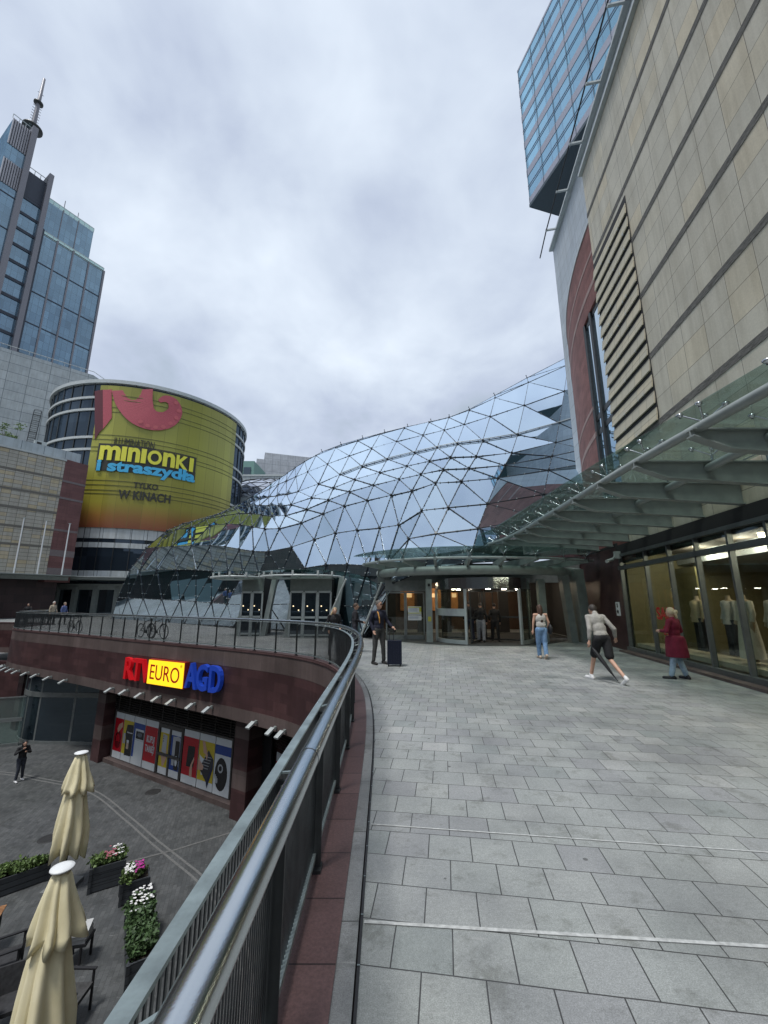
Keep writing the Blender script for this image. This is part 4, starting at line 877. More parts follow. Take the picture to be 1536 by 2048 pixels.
q = MB(); q.box((2.0, 18.43, 2.45), (.1, .06, .12)); q.build('post_sensor', M['black'], en)
for x, y in ((7.0, 18.5),): q = MB(); q.box((x, y, 1.35), (.3, .3, 2.7)); q.build('right_post', M['greensteel'], en)
q = MB(); q.hexa([(8.05, 18.2, 0), (8.35, 18.2, 0), (8.35, 18.6, 0), (8.05, 18.6, 0)], [(7.75, 18.0, 3), (8.05, 18.0, 3), (8.05, 18.4, 3), (7.75, 18.4, 3)]); q.hexa([(8.5, 18.0, 0), (8.9, 18.0, 0), (8.9, 18.6, 0), (8.5, 18.6, 0)], [(8.25, 17.8, 3.1), (8.65, 17.8, 3.1), (8.65, 18.4, 3.1), (8.25, 18.4, 3.1)]); q.build('leaning_panel', M['greensteel'], en)
rv = thing('revolving_door', 'large revolving door with curved stainless steel band', 'revolving door', (4.55, 19.3, 0))
C_ = Vector((4.55, 19.3, 0)); r_ = 2.15
def arcp(a0, a1, rr, z, n=16): return [C_ + Vector((math.cos(R(a0 + (a1 - a0) * i / n)) * rr, math.sin(R(a0 + (a1 - a0) * i / n)) * rr, z)) for i in range(n + 1)]
q = MB(); q.strip([(p.x, p.y) for p in arcp(180, 360, r_, 0, 30)], 2.25, 2.72, .2, side=1); q.build('steel_band', M['steel'], rv)
q = MB(); q.strip([(p.x, p.y) for p in arcp(183, 238, r_ - .03, 0, 10)], .12, 2.25, .02, side=1); q.strip([(p.x, p.y) for p in arcp(302, 357, r_ - .03, 0, 10)], .12, 2.25, .02, side=1); q.build('curved_glass', M['shopglass'], rv)
q = MB()
for a0, a1 in ((183, 238), (302, 357)):
    for a in (a0, a1): p = arcp(a, a, r_, 0, 1)[0]; q.box((p.x, p.y, 1.12), (.1, .1, 2.25), R(a))
    for z, h in ((.08, .16), (1.28, .3)): 
        if h == .3 and a0 > 200: continue
        q.strip([(p.x, p.y) for p in arcp(a0, a1, r_, 0, 10)], z - h / 2, z + h / 2, .05, side=1)
q.build('curved_frame', M['palesteel'], rv)
for a in (-28, 62, 152, 242):
    d = Vector((math.cos(R(a)), math.sin(R(a)), 0)); q = MB()
    for s_ in (.12, 1.98): q.bar(C_ + d * s_ + Vector((0, 0, .03)), C_ + d * s_ + Vector((0, 0, 2.22)), .05, .05)
    for z in (.08, 1.05, 2.2): q.bar(C_ + d * .1 + Vector((0, 0, z)), C_ + d * 2.0 + Vector((0, 0, z)), .05, .07, up=(0, 0, 1))
    q.build('door_wing', M['darksteel'], rv)
q = MB(); q.add([p + Vector((0, 0, 0)) for p in arcp(0, 360, r_, 2.3, 24)][:-1], [tuple(range(24))]); q.build('drum_ceiling', M['dark'], rv)
q = MB(); [q.box((x, y, 2.26), (.16, .12, .03)) for x, y in ((3.1, 18.5), (3.4, 18.9), (4.5, 17.9), (5.3, 18.3), (6.0, 18.6), (4.1, 19.6))]; q.build('ceiling_light', hl, rv)
# curved entrance canopy
ec = thing('entrance_canopy', 'low curved glass canopy over the main entrance', 'canopy', (4, 18, 3.3))
CE = resample(catmull([(-1.0, 19.3, 0), (-.6, 18.3, 0), (.2, 17.3, 0), (1.3, 16.5, 0), (2.6, 16.05, 0), (4.2, 15.9, 0), (5.8, 16.1, 0), (7.4, 16.6, 0), (8.9, 17.4, 0)], 6), .45)
q = MB(); q.tube([(p.x, p.y, 3.42) for p in CE], .05, 10); q.build('edge_tube', M['palesteel'], ec)
CI = resample(catmull([(-.2, 19.9, 0), (.3, 18.9, 0), (1.3, 17.9, 0), (2.9, 17.3, 0), (4.4, 17.15, 0), (6, 17.3, 0), (7.6, 17.9, 0), (8.9, 18.7, 0)], 6), .45)
q = MB(); q.tube([(p.x, p.y, 3.02) for p in CI], .19, 14); q.build('ring_beam', M['greensteel'], ec)
n_ = 9
for i in range(n_):
    a = CE[int(1 + i * (len(CE) - 3) / (n_ - 1))]; b_ = min(CI, key=lambda p: (p - a).length) + Vector((0, .0, 0)); v = (b_ - a).normalized()
    a2 = a - v * .1; b2 = b_ + v * 1.4; s2 = Vector((-v.y, v.x, 0)) * .05
    q = MB(); q.hexa([Vector((*(a2 - s2)[:2], 3.32)), Vector((*(b2 - s2)[:2], 3.02)), Vector((*(b2 + s2)[:2], 3.02)), Vector((*(a2 + s2)[:2], 3.32))], [Vector((*(a2 - s2)[:2], 3.46)), Vector((*(b2 - s2)[:2], 3.46)), Vector((*(b2 + s2)[:2], 3.46)), Vector((*(a2 + s2)[:2], 3.46))]); q.build('bracket', M['greensteel'], ec)
q = MB(); fs = []; A = offset(CE, .25); 
for a in range(len(CE) - 1):
    p, p2 = CE[a], CE[a + 1]; c = Vector((4.3, 20.3, 0)); o0, o1 = p + (p - c).normalized() * .45, p2 + (p2 - c).normalized() * .45; i0_, i1_ = p + (c - p).normalized() * 2.0, p2 + (c - p2).normalized() * 2.0
    P = [(o0.x, o0.y, 3.80), (o1.x, o1.y, 3.80), (i1_.x, i1_.y, 3.70), (i0_.x, i0_.y, 3.70)]; q.hexa(P, [(x, y, z + .015) for x, y, z in P])
q.build('glass_roof', M['canopyglass'], ec)
for i in range(9):
    q = MB(); c = CE[int(1 + i * (len(CE) - 3) / 8)]
    q.tube([(c.x, c.y, 3.44), (c.x, c.y, 3.6)], .02, 6)
    for ax in ((.14, .1), (-.14, .1), (.14, -.12), (-.14, -.12)): q.tube([(c.x, c.y, 3.56), (c.x + ax[0], c.y + ax[1], 3.76)], .012, 5, caps=False)
    q.build('spider_fitting', M['steel'], ec)
# ================= glass roof =================
dm = thing('glass_roof', 'huge undulating glass roof of triangular panes on a dark steel grid', 'glass roof', (0, 28, 0))
CT = [
 [(225, 1240, 43), (262, 1140, 39.5), (335, 1063, 40), (430, 1032, 47), (520, 1000, 56)],
 [(340, 1246, 35), (395, 1140, 31), (455, 1050, 31.2), (520, 1000, 42), (575, 955, 55)],
 [(470, 1252, 28), (520, 1150, 25.2), (560, 1060, 25.4), (598, 985, 33), (645, 905, 50)],
 [(620, 1262, 24), (655, 1130, 22.6), (690, 1015, 24.6), (725, 935, 31), (770, 866, 48)],
 [(728, 1268, 20.6), (775, 1130, 19.8), (825, 985, 22), (875, 898, 28), (900, 836, 46)],
 [(790, 1165, 19.6), (820, 1080, 19.4), (872, 970, 21.6), (915, 890, 27.6), (940, 820, 46)],
 [(940, 1125, 18.3), (955, 1060, 18.6), (995, 960, 21.3), (1035, 872, 27.2), (1055, 757, 46)],
 [(1170, 1115, 20.8), (1168, 1020, 21.4), (1168, 930, 24.8), (1172, 830, 33), (1190, 688, 50)]]
G = [[at(*p) for p in c] for c in CT]
for c in G:
    c[0].z = max(c[0].z, 0.0) if c[0].z < 1 else c[0].z
    c.append(c[-1] + Vector((0, 12, -2.5))); c.append(c[-1] + Vector((0, 14, -8)))
def cr(a, b, c, d, t): return 0.5 * ((2 * b) + (c - a) * t + (2 * a - 5 * b + 4 * c - d) * t * t + (3 * b - a - 3 * c + d) * t ** 3)
nu = [4, 4, 3, 3, 1, 2, 2]; nv = [2, 2, 3, 3, 3, 3]
def sample(i, t, col): return cr(col[max(i - 1, 0)], col[i], col[min(i + 1, len(col) - 1)], col[min(i + 2, len(col) - 1)], t)
cols_ = []
for c in G:
    o = []
    for i in range(len(nv)):
        for k in range(nv[i]): o.append(sample(i, k / nv[i], c))
    o.append(c[-1]); cols_.append(o)
NV = len(cols_[0]); GR = []
for i in range(len(nu)):
    for k in range(nu[i]): GR.append([sample(i, k / nu[i], [cols_[q][j] for q in range(len(cols_))]) for j in range(NV)])
GR.append(cols_[-1]); NU = len(GR)
rg = random.Random(5)
def tri_list():
    for i in range(NU - 1):
        for j in range(NV - 1):
            yield (GR[i][j], GR[i + 1][j], GR[i][j + 1]); yield (GR[i + 1][j], GR[i + 1][j + 1], GR[i][j + 1])
q = MB()
for a, b, c in tri_list():
    n = (b - a).cross(c - a)
    if n.length < 1e-4: continue
    n = n.normalized(); jit = [n * rg.uniform(-.022, .022) for _ in range(3)]
    q.add([a + jit[0] + n * .1, b + jit[1] + n * .1, c + jit[2] + n * .1], [(0, 1, 2)])
q.build('glass_panes', M['domeglass'], dm)
bars = MB(); cl = MB(); nd_ = MB()
def outn(i, j):
    a = GR[max(i - 1, 0)][j]; b = GR[min(i + 1, NU - 1)][j]; c = GR[i][max(j - 1, 0)]; d = GR[i][min(j + 1, NV - 1)]
    return (b - a).cross(d - c).normalized()
ed = []
for i in range(NU):
    for j in range(NV):
        if i < NU - 1: ed.append(((i, j), (i + 1, j)))
        if j < NV - 1: ed.append(((i, j), (i, j + 1)))
        if i < NU - 1 and j < NV - 1: ed.append(((i + 1, j), (i, j + 1)))
for (a, b) in ed:
    p, q_ = GR[a[0]][a[1]], GR[b[0]][b[1]]; n = (outn(*a) + outn(*b)).normalized()
    bars.bar(p + n * .11, q_ + n * .11, .038, .03, up=n)
    bars.bar(p - n * .06, q_ - n * .06, .07, .10, up=n)
    L_ = (q_ - p).length
    if p.y < 48:
        for f_ in (.18, .5, .82):
            c = p.lerp(q_, f_) + n * .15; cl.ball(c, (.036, .036, .026), 6, 4)
for i in range(NU):
    for j in range(NV):
        n = outn(i, j); p = GR[i][j]; nd_.tube([p, p + n * .2], .07, 8)
        if j in (10,) and i > 7: nd_.tube([p + n * .1, p + n * .38], .03, 6); nd_.box(p + n * .4, (.10, .10, .08))
bars.build('steel_grid', plain('dark_steel_grid', (.03, .035, .042), .4, .5), dm); cl.build('glass_clamps', M['palesteel'], dm); nd_.build('grid_nodes', M['darksteel'], dm)
q = MB(); q.tube([GR[i][7] + outn(i, 7) * .2 for i in range(10, NU)], .035, 8); q.build('safety_rail', M['palesteel'], dm)
# solid dark side wall closing the low end
q = MB(); q.bar((1.0, 21.4, 3.1), (9.8, 21.4, 3.1), .3, .5, up=(0, 0, 1)); q.build('base_beam', M['darksteel'], dm)
# second glass dome behind
d2 = thing('glass_dome', 'smaller pale glass dome behind the main glass roof', 'glass dome', (-27, 84, 0))
C2 = at(545, 1020, 84); q = MB(); b2 = MB(); V = []
for i in range(9):
    a = math.pi / 2 * i / 8; V.append([C2 + Vector((math.cos(t) * math.cos(a) * 13, math.sin(t) * math.cos(a) * 12, math.sin(a) * 6.5 - .5)) for t in [2 * math.pi * (k + (i % 2) * .5) / 20 for k in range(20)]])
for i in range(8):
    for k in range(20):
        l = (k + 1) % 20; A_, B_, C_2, D_ = V[i][k], V[i][l], V[i + 1][l], V[i + 1][k]
        if i % 2 == 0: T_ = ((A_, B_, D_), (B_, C_2, D_))
        else: T_ = ((A_, B_, C_2), (A_, C_2, D_))
        for t_ in T_:
            if (t_[1] - t_[0]).cross(t_[2] - t_[0]).length > 1e-3: q.add(t_, [(0, 1, 2)]); b2.bar(t_[0], t_[1], .1, .1); b2.bar(t_[1], t_[2], .1, .1)
q.build('glass_panes', glassy('pale_dome_glass', None, (.85, .88, .95), (.22, .24, .28), .5), d2); b2.build('steel_grid', M['darksteel'], d2)
q = MB(); q.lathe(C2, [(12.9, -16), (12.9, -.4)], 24); q.build('drum_wall', M['greytile'], d2)
# side entrances under small canopies
def portal(x0, x1, y, yt, lab, lab2, n, g1, fx0, fx1):
    r = thing('side_entrance', lab, 'entrance', ((x0 + x1) / 2, y, 0), 'side entrances set into the glass roof')
    q = MB(); q.box(((x0 + x1) / 2, y + .9, 1.5), (x1 - x0, 1.8, 3.0)); q.build('lobby', M['dark'], r)
    q = MB(); q.box(((x0 + x1) / 2, y - .03, 2.62), (x1 - x0, .05, .75)); q.build('transom_panel', plain('grey_green_panel', (.16, .185, .175), .5), r)
    w = (x1 - x0) / n
    for i in range(n):
        q = MB(); a, b = x0 + i * w + .05, x0 + (i + 1) * w - .03
        for x in (a, b): q.bar((x, y - .06, 0), (x, y - .06, 2.2), .08, .08)
        for z in (.1, .95, 2.2): q.bar((a, y - .06, z), (b, y - .06, z), .08, .1, up=(0, 0, 1))
        dl = q.build('door_leaf', M['palesteel'], r); q = MB(); q.box(((a + b) / 2, y - .06, 1.1), (b - a, .02, 2.1)); q.build('glass', M['darkglass'], dl)
        q = MB(); [q.ball(((a + b) / 2 + dx, y - .09, zz), .035, 6, 4) for dx, zz in ((-.15, 1.5), (.12, 1.3))]; q.build('lit_display', emit('warm_lit_display', (1, .8, .5), .9), dl)
    for x in (x0 - .1, x1 + .1):
        q = MB(); q.hexa([(x - .12, y - .1, 0), (x + .12, y - .1, 0), (x + .12, y + .3, 0), (x - .12, y + .3, 0)], [(x + .25, y + .2, 3), (x + .5, y + .2, 3), (x + .5, y + .6, 3), (x + .25, y + .6, 3)]); q.build('leaning_post', M['greensteel'], r)
    c = thing('door_canopy', lab2, 'canopy', ((x0 + x1) / 2, y, 2.9), 'door canopies on the glass roof')
    E = resample(catmull([(fx0, y - .3, 0), (fx0 + .8, y - 1.2, 0), ((fx0 + fx1) / 2, y - 1.6, 0), (fx1 - .6, y - 1.2, 0), (fx1, y - .2, 0)], 8), .4)
    q = MB(); q.tube([(p.x, p.y, 2.95) for p in E], .05, 8); q.build('edge_tube', M['palesteel'], c)
    q = MB()
    for a in range(len(E) - 1): P = [(E[a].x, E[a].y, 3.2), (E[a + 1].x, E[a + 1].y, 3.2), (E[a + 1].x, y + 1, 3.25), (E[a].x, y + 1, 3.25)]; q.hexa(P, [(u, v, w_ + .02) for u, v, w_ in P])
    q.build('glass_roof_sheet', M['canopyglass'], c)
    for k in range(5):
        p = E[int((k + .5) * (len(E) - 1) / 5)]; q = MB(); q.bar((p.x, p.y - .05, 3.0), (p.x, y + .8, 2.98), .06, .14, up=(0, 0, 1)); q.box((p.x, p.y, 3.03), (.09, .06, .3)); q.build('bracket', M['palesteel'], c)
    q = MB(); q.box(((fx0 + fx1) / 2, y - .2, 2.86), (fx1 - fx0 - .8, 1.2, .04)); q.build('soffit', M['greensteel'], c)
portal(-4.75, -2.65, 21.0, 2.2, 'wide side entrance with three glazed door leaves left of the main entrance', 'small curved canopy over the three door leaves', 3, None, -6.2, -2.2)
portal(-7.5, -6.35, 21.9, 2.2, 'narrow side entrance with two glazed door leaves, farther left', 'small curved canopy over the two narrow door leaves', 2, None, -9.1, -6.3)
# pale leaning struts on the glass
for a, b, lab in ((at(692, 1158, 19.3), at(646, 1262, 20.4), 'slim white leaning strut behind the fair haired woman'), (at(763, 1165, 18.6), at(718, 1282, 19.8), 'slim white leaning strut left of the man with the suitcase')):
    q = MB(); q.tube([a, b], .045, 8); q.ball(a.lerp(b, .4), .07, 6, 4); q.ball(a.lerp(b, .75), .07, 6, 4); o = q.build('leaning_strut', M['palesteel']); tag(o, lab, 'strut')
# ================= round building with the printed banner =================
CC = Vector((-38.4, 64.4)); CRR = 14.0
dr_ = thing('round_building', 'round glass building wrapped in a huge printed banner', 'building', (CC.x, CC.y, 0))
def cyl(x, y, rr=CRR):
    a, b, d = ray(x, y); A2 = a * a + b * b; B2 = -2 * (a * CC.x + b * CC.y); C3 = CC.length_squared - rr * rr; D2 = B2 * B2 - 4 * A2 * C3
    t = (-B2 - math.sqrt(max(D2, 0))) / (2 * A2); X, Y = a * t, b * t
    return math.atan2(Y - CC.y, X - CC.x), EYE + d * t
def cpt(ang, z, o=0.0): return Vector((CC.x + math.cos(ang) * (CRR + o), CC.y + math.sin(ang) * (CRR + o), z))
def cband(mb, a0, a1, z0, z1, o, n=None, th=.0):
    n = n or max(2, int(abs(a1 - a0) / .05)); s0 = len(mb.v)
    for k in range(n):
        x, y = a0 + (a1 - a0) * k / n, a0 + (a1 - a0) * (k + 1) / n
        P = [cpt(x, z0, o), cpt(y, z0, o), cpt(y, z1, o), cpt(x, z1, o)]; U = [(x * CRR, z0), (y * CRR, z0), (y * CRR, z1), (x * CRR, z1)]
        if th: Q = [cpt(x, z0, o - th), cpt(y, z0, o - th), cpt(y, z1, o - th), cpt(x, z1, o - th)]; mb.add(P + Q, [(0, 1, 2, 3), (4, 5, 1, 0), (3, 2, 6, 7), (7, 6, 5, 4)], uvs=[U, U, U, U])
        else: mb.add(P, [(0, 1, 2, 3)], uvs=[U])
PI2 = 2 * math.pi
zf = lambda y, x=300: cyl(x, y)[1]
ZT = zf(775)
q = MB(); cband(q, 0, PI2, 0, ZT - .2, 0, 80); M['drumglass'] = glassy('drum_dark_glass', None, (.5, .62, .75), (.018, .026, .036), .07, 0.0, True, cellsz=(1.5, 3.6, 0, .05)); q.build('curtain_wall', M['drumglass'], dr_)
q = MB(); q.add([cpt(PI2 * k / 60, ZT - .3, 0) for k in range(60)], [tuple(range(60))]); q.build('roof', M['concrete'], dr_)
q = MB(); cband(q, 0, PI2, ZT - .15, ZT + .35, .35, 90, .5); q.build('rim', M['palesteel'], dr_)
bz = [zf(y) for y in (812, 827, 873, 895, 955, 975)]
for y in (805, 829, 884, 908, 973, 991):
    z = cyl(300, y)[1]; q = MB(); cband(q, 0, PI2, z - .16, z + .16, .22, 90, .24); q.build('sill_band', plain('pale_grey_sill', (.42, .44, .43), .5), dr_)
zA, zB, zC, zD, zE, zF = [cyl(240, y)[1] for y in (1054, 1078, 1086, 1096, 1142, 1160)]
wt_ = M['whitetile']
for a, b in ((zB, zA), (zD, zC), (zF, zE)): q = MB(); cband(q, 0, PI2, a, b, .1, 90, .12); q.build('white_spandrel', wt_, dr_)
q = MB(); [q.bar(cpt(PI2 * k / 50, 4, .06), cpt(PI2 * k / 50, ZT, .06), .07, .1) for k in range(50)]; q.build('glazing_bars', M['darksteel'], dr_)
# banner
a0 = cyl(192, 850)[0]; a1 = cyl(462, 950)[0]; zb0, zb1 = cyl(300, 1061)[1], cyl(300, 782)[1]
bn = tag(bpy.data.objects.new('printed_banner', None), 'huge olive green printed film banner wrapped round the glass building', 'banner'); COL.objects.link(bn); bn.location = cpt((a0 + a1) / 2, zb0)
t = NT('olive_banner_print'); r, mk, _ = t.cells(1.5, 60, 0, .03); uvn = t.n('ShaderNodeUVMap'); sp2 = t.n('ShaderNodeSeparateXYZ'); t.l(uvn.outputs[0], sp2.inputs[0])
hgt = t.m('DIVIDE', t.m('SUBTRACT', sp2.outputs[1], zb0), zb1 - zb0)
c = t.ramp(hgt, [(0.0, (.24, .075, .035)), (1.0, (.27, .26, .05)), (.08, (.29, .14, .035)), (.17, (.32, .28, .04)), (.5, (.35, .34, .055)), (.75, (.30, .295, .055))])
c = t.mix(1.0, c, t.ramp(r, [(0, (.82, .82, .82)), (1, (1.12, 1.12, 1.2))]), 'MULTIPLY'); c = t.mix(mk, c, (.16, .15, .03)); t.principled(c, .35, 0, spec=.4); MB_ = t.mat
q = MB(); cband(q, a0, a1, zb0, zb1, .26, 40, .06); q.build('banner_film', MB_, bn)
for y in (801, 810, 825, 834, 880, 889, 904, 912, 969, 978, 988, 995): z = cyl(300, y)[1]; q = MB(); cband(q, a0, a1, z - .05, z + .03, .30, 40, .05); q.build('sill_seam', plain('olive_seam', (.12, .12, .03), .6), bn)  # thin dark olive strips along the sill lines
def wrap(mb, vs, fs, s0, z0, o):  # vs in metres (x right, y up) laid on the cylinder, split into narrow strips first
    b = bmesh.new(); V_ = [b.verts.new(v) for v in vs]
    for f in fs:
        try: b.faces.new([V_[i] for i in f])
        except ValueError: pass
    xs = [v.x for v in vs]; x = min(xs) + .5
    while x < max(xs):
        bmesh.ops.bisect_plane(b, geom=b.verts[:] + b.edges[:] + b.faces[:], plane_co=(x, 0, 0), plane_no=(1, 0, 0)); x += .5
    b.verts.index_update(); mb.add([cpt(s0 + v.co.x / CRR, z0 + v.co.y, o + v.co.z) for v in b.verts], [tuple(v.index for v in f.verts) for f in b.faces]); b.free()
TREF = {}
def btext(t_, pxl, pxr, yl, hpx, col, name, o, fill=1.0, **k):
    aL, zL = cyl(pxl, yl)
    if name == 'title_letter': zL = TREF.setdefault('z', zL)
    aR, _z = cyl(pxr, yl); W_ = abs(aR - aL) * CRR; H_ = 2 * (cyl(pxl, yl - hpx / 2)[1] - cyl(pxl, yl)[1]) if name != 'title_letter' else 2 * (cyl(203, 907 - hpx / 2)[1] - cyl(203, 907)[1])
    vs, fs = textmesh(t_, 1, .06, align='LEFT', **k); xs = [v.x for v in vs]; ys = [v.y for v in vs]; x0, x1, y0, y1 = min(xs), max(xs), min(ys), max(ys)
    vs = [Vector(((v.x - x0) / (x1 - x0) * W_, ((v.y - y0) / (y1 - y0) - .5) * H_, v.z)) for v in vs]
    q = MB(); wrap(q, vs, fs, aL, zL, o); return q.build(name, col, bn)
ink = pm((.03, .03, .02), .5, 0, 'dark_print'); ylw = pm((.72, .68, .06), .4, 0, 'yellow_print2', .03); blu = pm((.06, .42, .68), .4, 0, 'blue_print2', .03)
btext('ILLUMINATION', 231, 310, 884, 15, ink, 'studio_lettering', .34, sx=.6)
btext('PRZEDSTAWIA', 312, 370, 903, 6, pm((.13, .12, .03), .5, 0, 'brown_print'), 'small_lettering', .34)
def bplate(x0, x1, y0, y1, yref, o=.33):
    q = MB(); aa, z_ = cyl(x0, yref); ab, _ = cyl(x1, yref); zt2 = cyl(x0, y0)[1]; zb2 = cyl(x0, y1)[1]; cband(q, aa, ab, zb2, zt2, o, 20, .04); q.build('title_backing', ink, bn)
bplate(198, 392, 888, 925, 907); bplate(195, 390, 920, 942, 932, .335)
x_ = 203.0
for ch_, w_ in (('m', 44), ('I', 13), ('n', 27), ('I', 13), ('O', 31), ('n', 27), ('K', 27), ('I', 11)):
    btext(ch_, x_, x_ + w_ - 3.2, 907 + (x_ - 203) * .0, 29, ylw, 'title_letter', .44, bold=.035); x_ += w_ * .965
btext('i straszydła', 197, 389, 935, 30, blu, 'subtitle_lettering', .44, bold=.04)
btext('TYLKO', 268, 316, 971, 12, ink, 'date_lettering', .34, bold=.02); btext('W KINACH', 238, 341, 989, 18, ink, 'cinema_lettering', .34, bold=.03)
# plain red curled ribbon and dark red field at the top of the banner
def blob(pts, o, m_, name):
    P = []; 
    for x, y in pts: P.append(cyl(x, y))
    q = MB(); q.add([cpt(a, z, o) for a, z in P], [tuple(range(len(P)))]); return q.build(name, m_, bn)
def ribbon(pts, wd, o, m_, name):
    C = [Vector((*cyl(x, y), 0)) for x, y in pts]; C = [Vector((c.x * CRR, c.y, 0)) for c in C]; n0 = 6; W_ = []
    for i in range(len(wd) - 1): W_ += [wd[i] + (wd[i + 1] - wd[i]) * k / n0 for k in range(n0)]
    W_.append(wd[-1]); P = catmull(C, n0); q = MB(); L1 = []; L2 = []
    for i, p in enumerate(P):
        a = P[max(i - 1, 0)]; b = P[min(i + 1, len(P) - 1)]; d = (b - a).normalized(); n = Vector((-d.y, d.x, 0)) * W_[i] / 2; L1.append(p + n); L2.append(p - n)
    for i in range(len(P) - 1): q.add([cpt(v.x / CRR, v.y, o) for v in (L1[i], L2[i], L2[i + 1], L1[i + 1])], [(0, 1, 2, 3)])
    return q.build(name, m_, bn)
red1 = pm((.40, .07, .09), .45, 0, 'crimson_print', .2); red2 = pm((.10, .012, .02), .5, 0, 'dark_crimson_print', .2); red3 = pm((.48, .10, .11), .45, 0, 'light_crimson_print', .1)
for a_, b_ in ((0, 1), (1, 2), (2, 3), (3, 4)):
    xs = [193, 201, 209, 217, 226]; yb = [882, 868, 860, 850, 838]; yt = [785, 783, 782, 782, 781]
    blob([(xs[a_], yb[a_]), (xs[b_], yb[b_]), (xs[b_], yt[b_]), (xs[a_], yt[a_])], .35, red2 if a_ < 2 else red1, 'red_print_field')
ribbon([(266, 781), (270, 805), (284, 830), (308, 843), (334, 841), (349, 825), (345, 807), (331, 800), (318, 805)], [4.9, 4.4, 3.6, 2.9, 2.3, 1.8, 1.4, 1.0, .4], .42, red1, 'curled_ribbon')
for x_, y_ in ((282, 846), (296, 854), (311, 857), (326, 856), (340, 849), (351, 838), (356, 824), (351, 808)):
    a_, z_ = cyl(x_, y_); q = MB(); q.add([cpt(a_ + .28 * math.cos(k * PI2 / 12) / CRR, z_ + .28 * math.sin(k * PI2 / 12), .47) for k in range(12)], [tuple(range(12))]); q.build('pale_print_dot', red3, bn)
# ground floor of the round building
q = MB(); cband(q, 0, PI2, 0, 3.2, .02, 60); q.build('ground_floor_glazing', M['darkglass'], dr_)
for k in range(14): q = MB(); q.bar(cpt(R(-150) + k * .16, 0, .25), cpt(R(-150) + k * .16, 3.4, .25), .5, .5); q.build('column', M['greensteel'], dr_)
q = MB(); cband(q, 0, PI2, 3.1, 3.8, .3, 60, .3); q.build('ground_floor_band', M['greensteel'], dr_)
q = MB(); cband(q, R(-175), R(-40), 4.2, 4.45, 3.2, 40, 3.2); q.build('canopy_ring', M['greensteel'], dr_)
q = MB(); cband(q, R(-175), R(-40), 4.45, 4.55, 3.6, 40, .5); q.build('canopy_edge', M['palesteel'], dr_)
# ================= beige block on the left =================
def basis(A, az): d = Vector((math.sin(R(az)), math.cos(R(az)), 0)); return Vector((*A, 0)), d, Vector((d.y, -d.x, 0))   # origin, along, toward viewer
LA, LD, LN = basis((-37.04, 45), 35.5)
def lp(s, z, o=0.0): p = LA + LD * s + LN * o; return Vector((p.x, p.y, z))
lb_ = thing('beige_building', 'beige panelled building with grey bands at the left behind the flagpoles', 'building', (-39, 43, 0))
q = MB(); q.strip([lp(-26, 0), lp(0, 0)], 4.5, 17.65, 8, side=1); q.build('panel_wall', M['beigetile'], lb_)
for z in (15.5, 13.4, 11.45, 9.5, 7.6):
    q = MB(); q.strip([lp(-26, 0, .03), lp(0.02, 0, .03)], z - .12, z + .12, .05, side=1); q.build('grey_band', plain('taupe_band', (.15, .14, .12), .8), lb_)
q = MB(); q.strip([lp(-26, 0, .1), lp(.1, 0, .1)], 17.65, 17.85, .3, side=1); q.build('coping', M['palesteel'], lb_)
q = MB(); q.strip([lp(-26, 0, -.4), lp(1.5, 0, -.4)], 17.6, 19.0, 8, side=1); q.build('roof_parapet', panels('pale_blue_grey_panels', [(0, (.36, .41, .43)), (1, (.41, .46, .48))], 2.0, 30, 0, .05, (.12, .14, .15), .5), lb_)
RA, RD_, RN = basis((-37.04, 45), 24)
q = MB(); q.strip([RA - RN * .02, RA + RD_ * 2.5 - RN * .02], 3.8, 17.9, 4, side=1); q.build('red_wall', panels('dark_red_wall_panels', [(0, (.14, .06, .058)), (1, (.18, .08, .076))], 1.2, .4, .5, .01, (.06, .03, .03), .6), lb_)
for z in (15.3, 13.3, 9.6, 7.0, 5.0):
    q = MB(); q.strip([RA + RN * .02, RA + RD_ * 2.51 + RN * .02], z - (.12 if z > 8 else .35), z + (.12 if z > 8 else .35), .05, side=1); q.build('grey_band', plain('mauve_grey_band', (.17, .14, .14), .8), lb_)
q = MB(); q.strip([lp(-26, 0, -1.2), lp(1.5, 0, -1.2)], 0, 4.5, 7, side=1); q.build('dark_base_wall', panels('dark_red_base_stone', [(0, (.03, .018, .018)), (1, (.055, .03, .03))], 1.6, .8, .5, .02, (.01, .01, .01), .5), lb_)
q = MB(); q.bar(lp(-26, 4.45, .6), lp(2.4, 4.45, .6), 3.4, .08, up=(0, 0, 1)); q.bar(lp(-26, 4.2, .2), lp(2, 4.2, .2), .3, .4, up=(0, 0, 1)); q.build('canopy_slab', M['greensteel'], lb_)
q = MB(); q.bar(lp(-8, 1.2, 2.0), lp(-4.75, 1.2, 2.0), .06, 2.4, up=(0, 0, 1)); tag(q.build('glass_screen', glassy('pale_glass_screen', None, (.7, .85, .88), (.22, .3, .3), .3)), 'pale blue glass screen at the far left edge of the upper terrace', 'glass screen')
for nm, o_, s_ in (('leftmost', -2.9, 0), ('middle', -1.0, 0), ('rightmost', 1.15, 0)):
    r = thing('flagpole', 'slim white flagpole standing before the beige wall, %s of the three' % nm, 'flagpole', lp(o_, 4.5, .9), 'flagpoles before the beige building')
    q = MB(); q.tube([lp(o_, 4.5, .9), lp(o_, 10.3, .9)], [.075, .05], 8); q.build('pole', M['white'], r); q = MB(); q.box(lp(o_, 10.33, .9), (.18, .18, .06)); q.build('finial', M['palesteel'], r)
q = MB(); q.box(lp(-2.2, 19.35, -1.6), (1.1, .5, .7), R(-35 + 90)); r = q.build('air_conditioner', M['palesteel']); tag(r, 'white air conditioning unit on the roof parapet beside the round building', 'air conditioner')
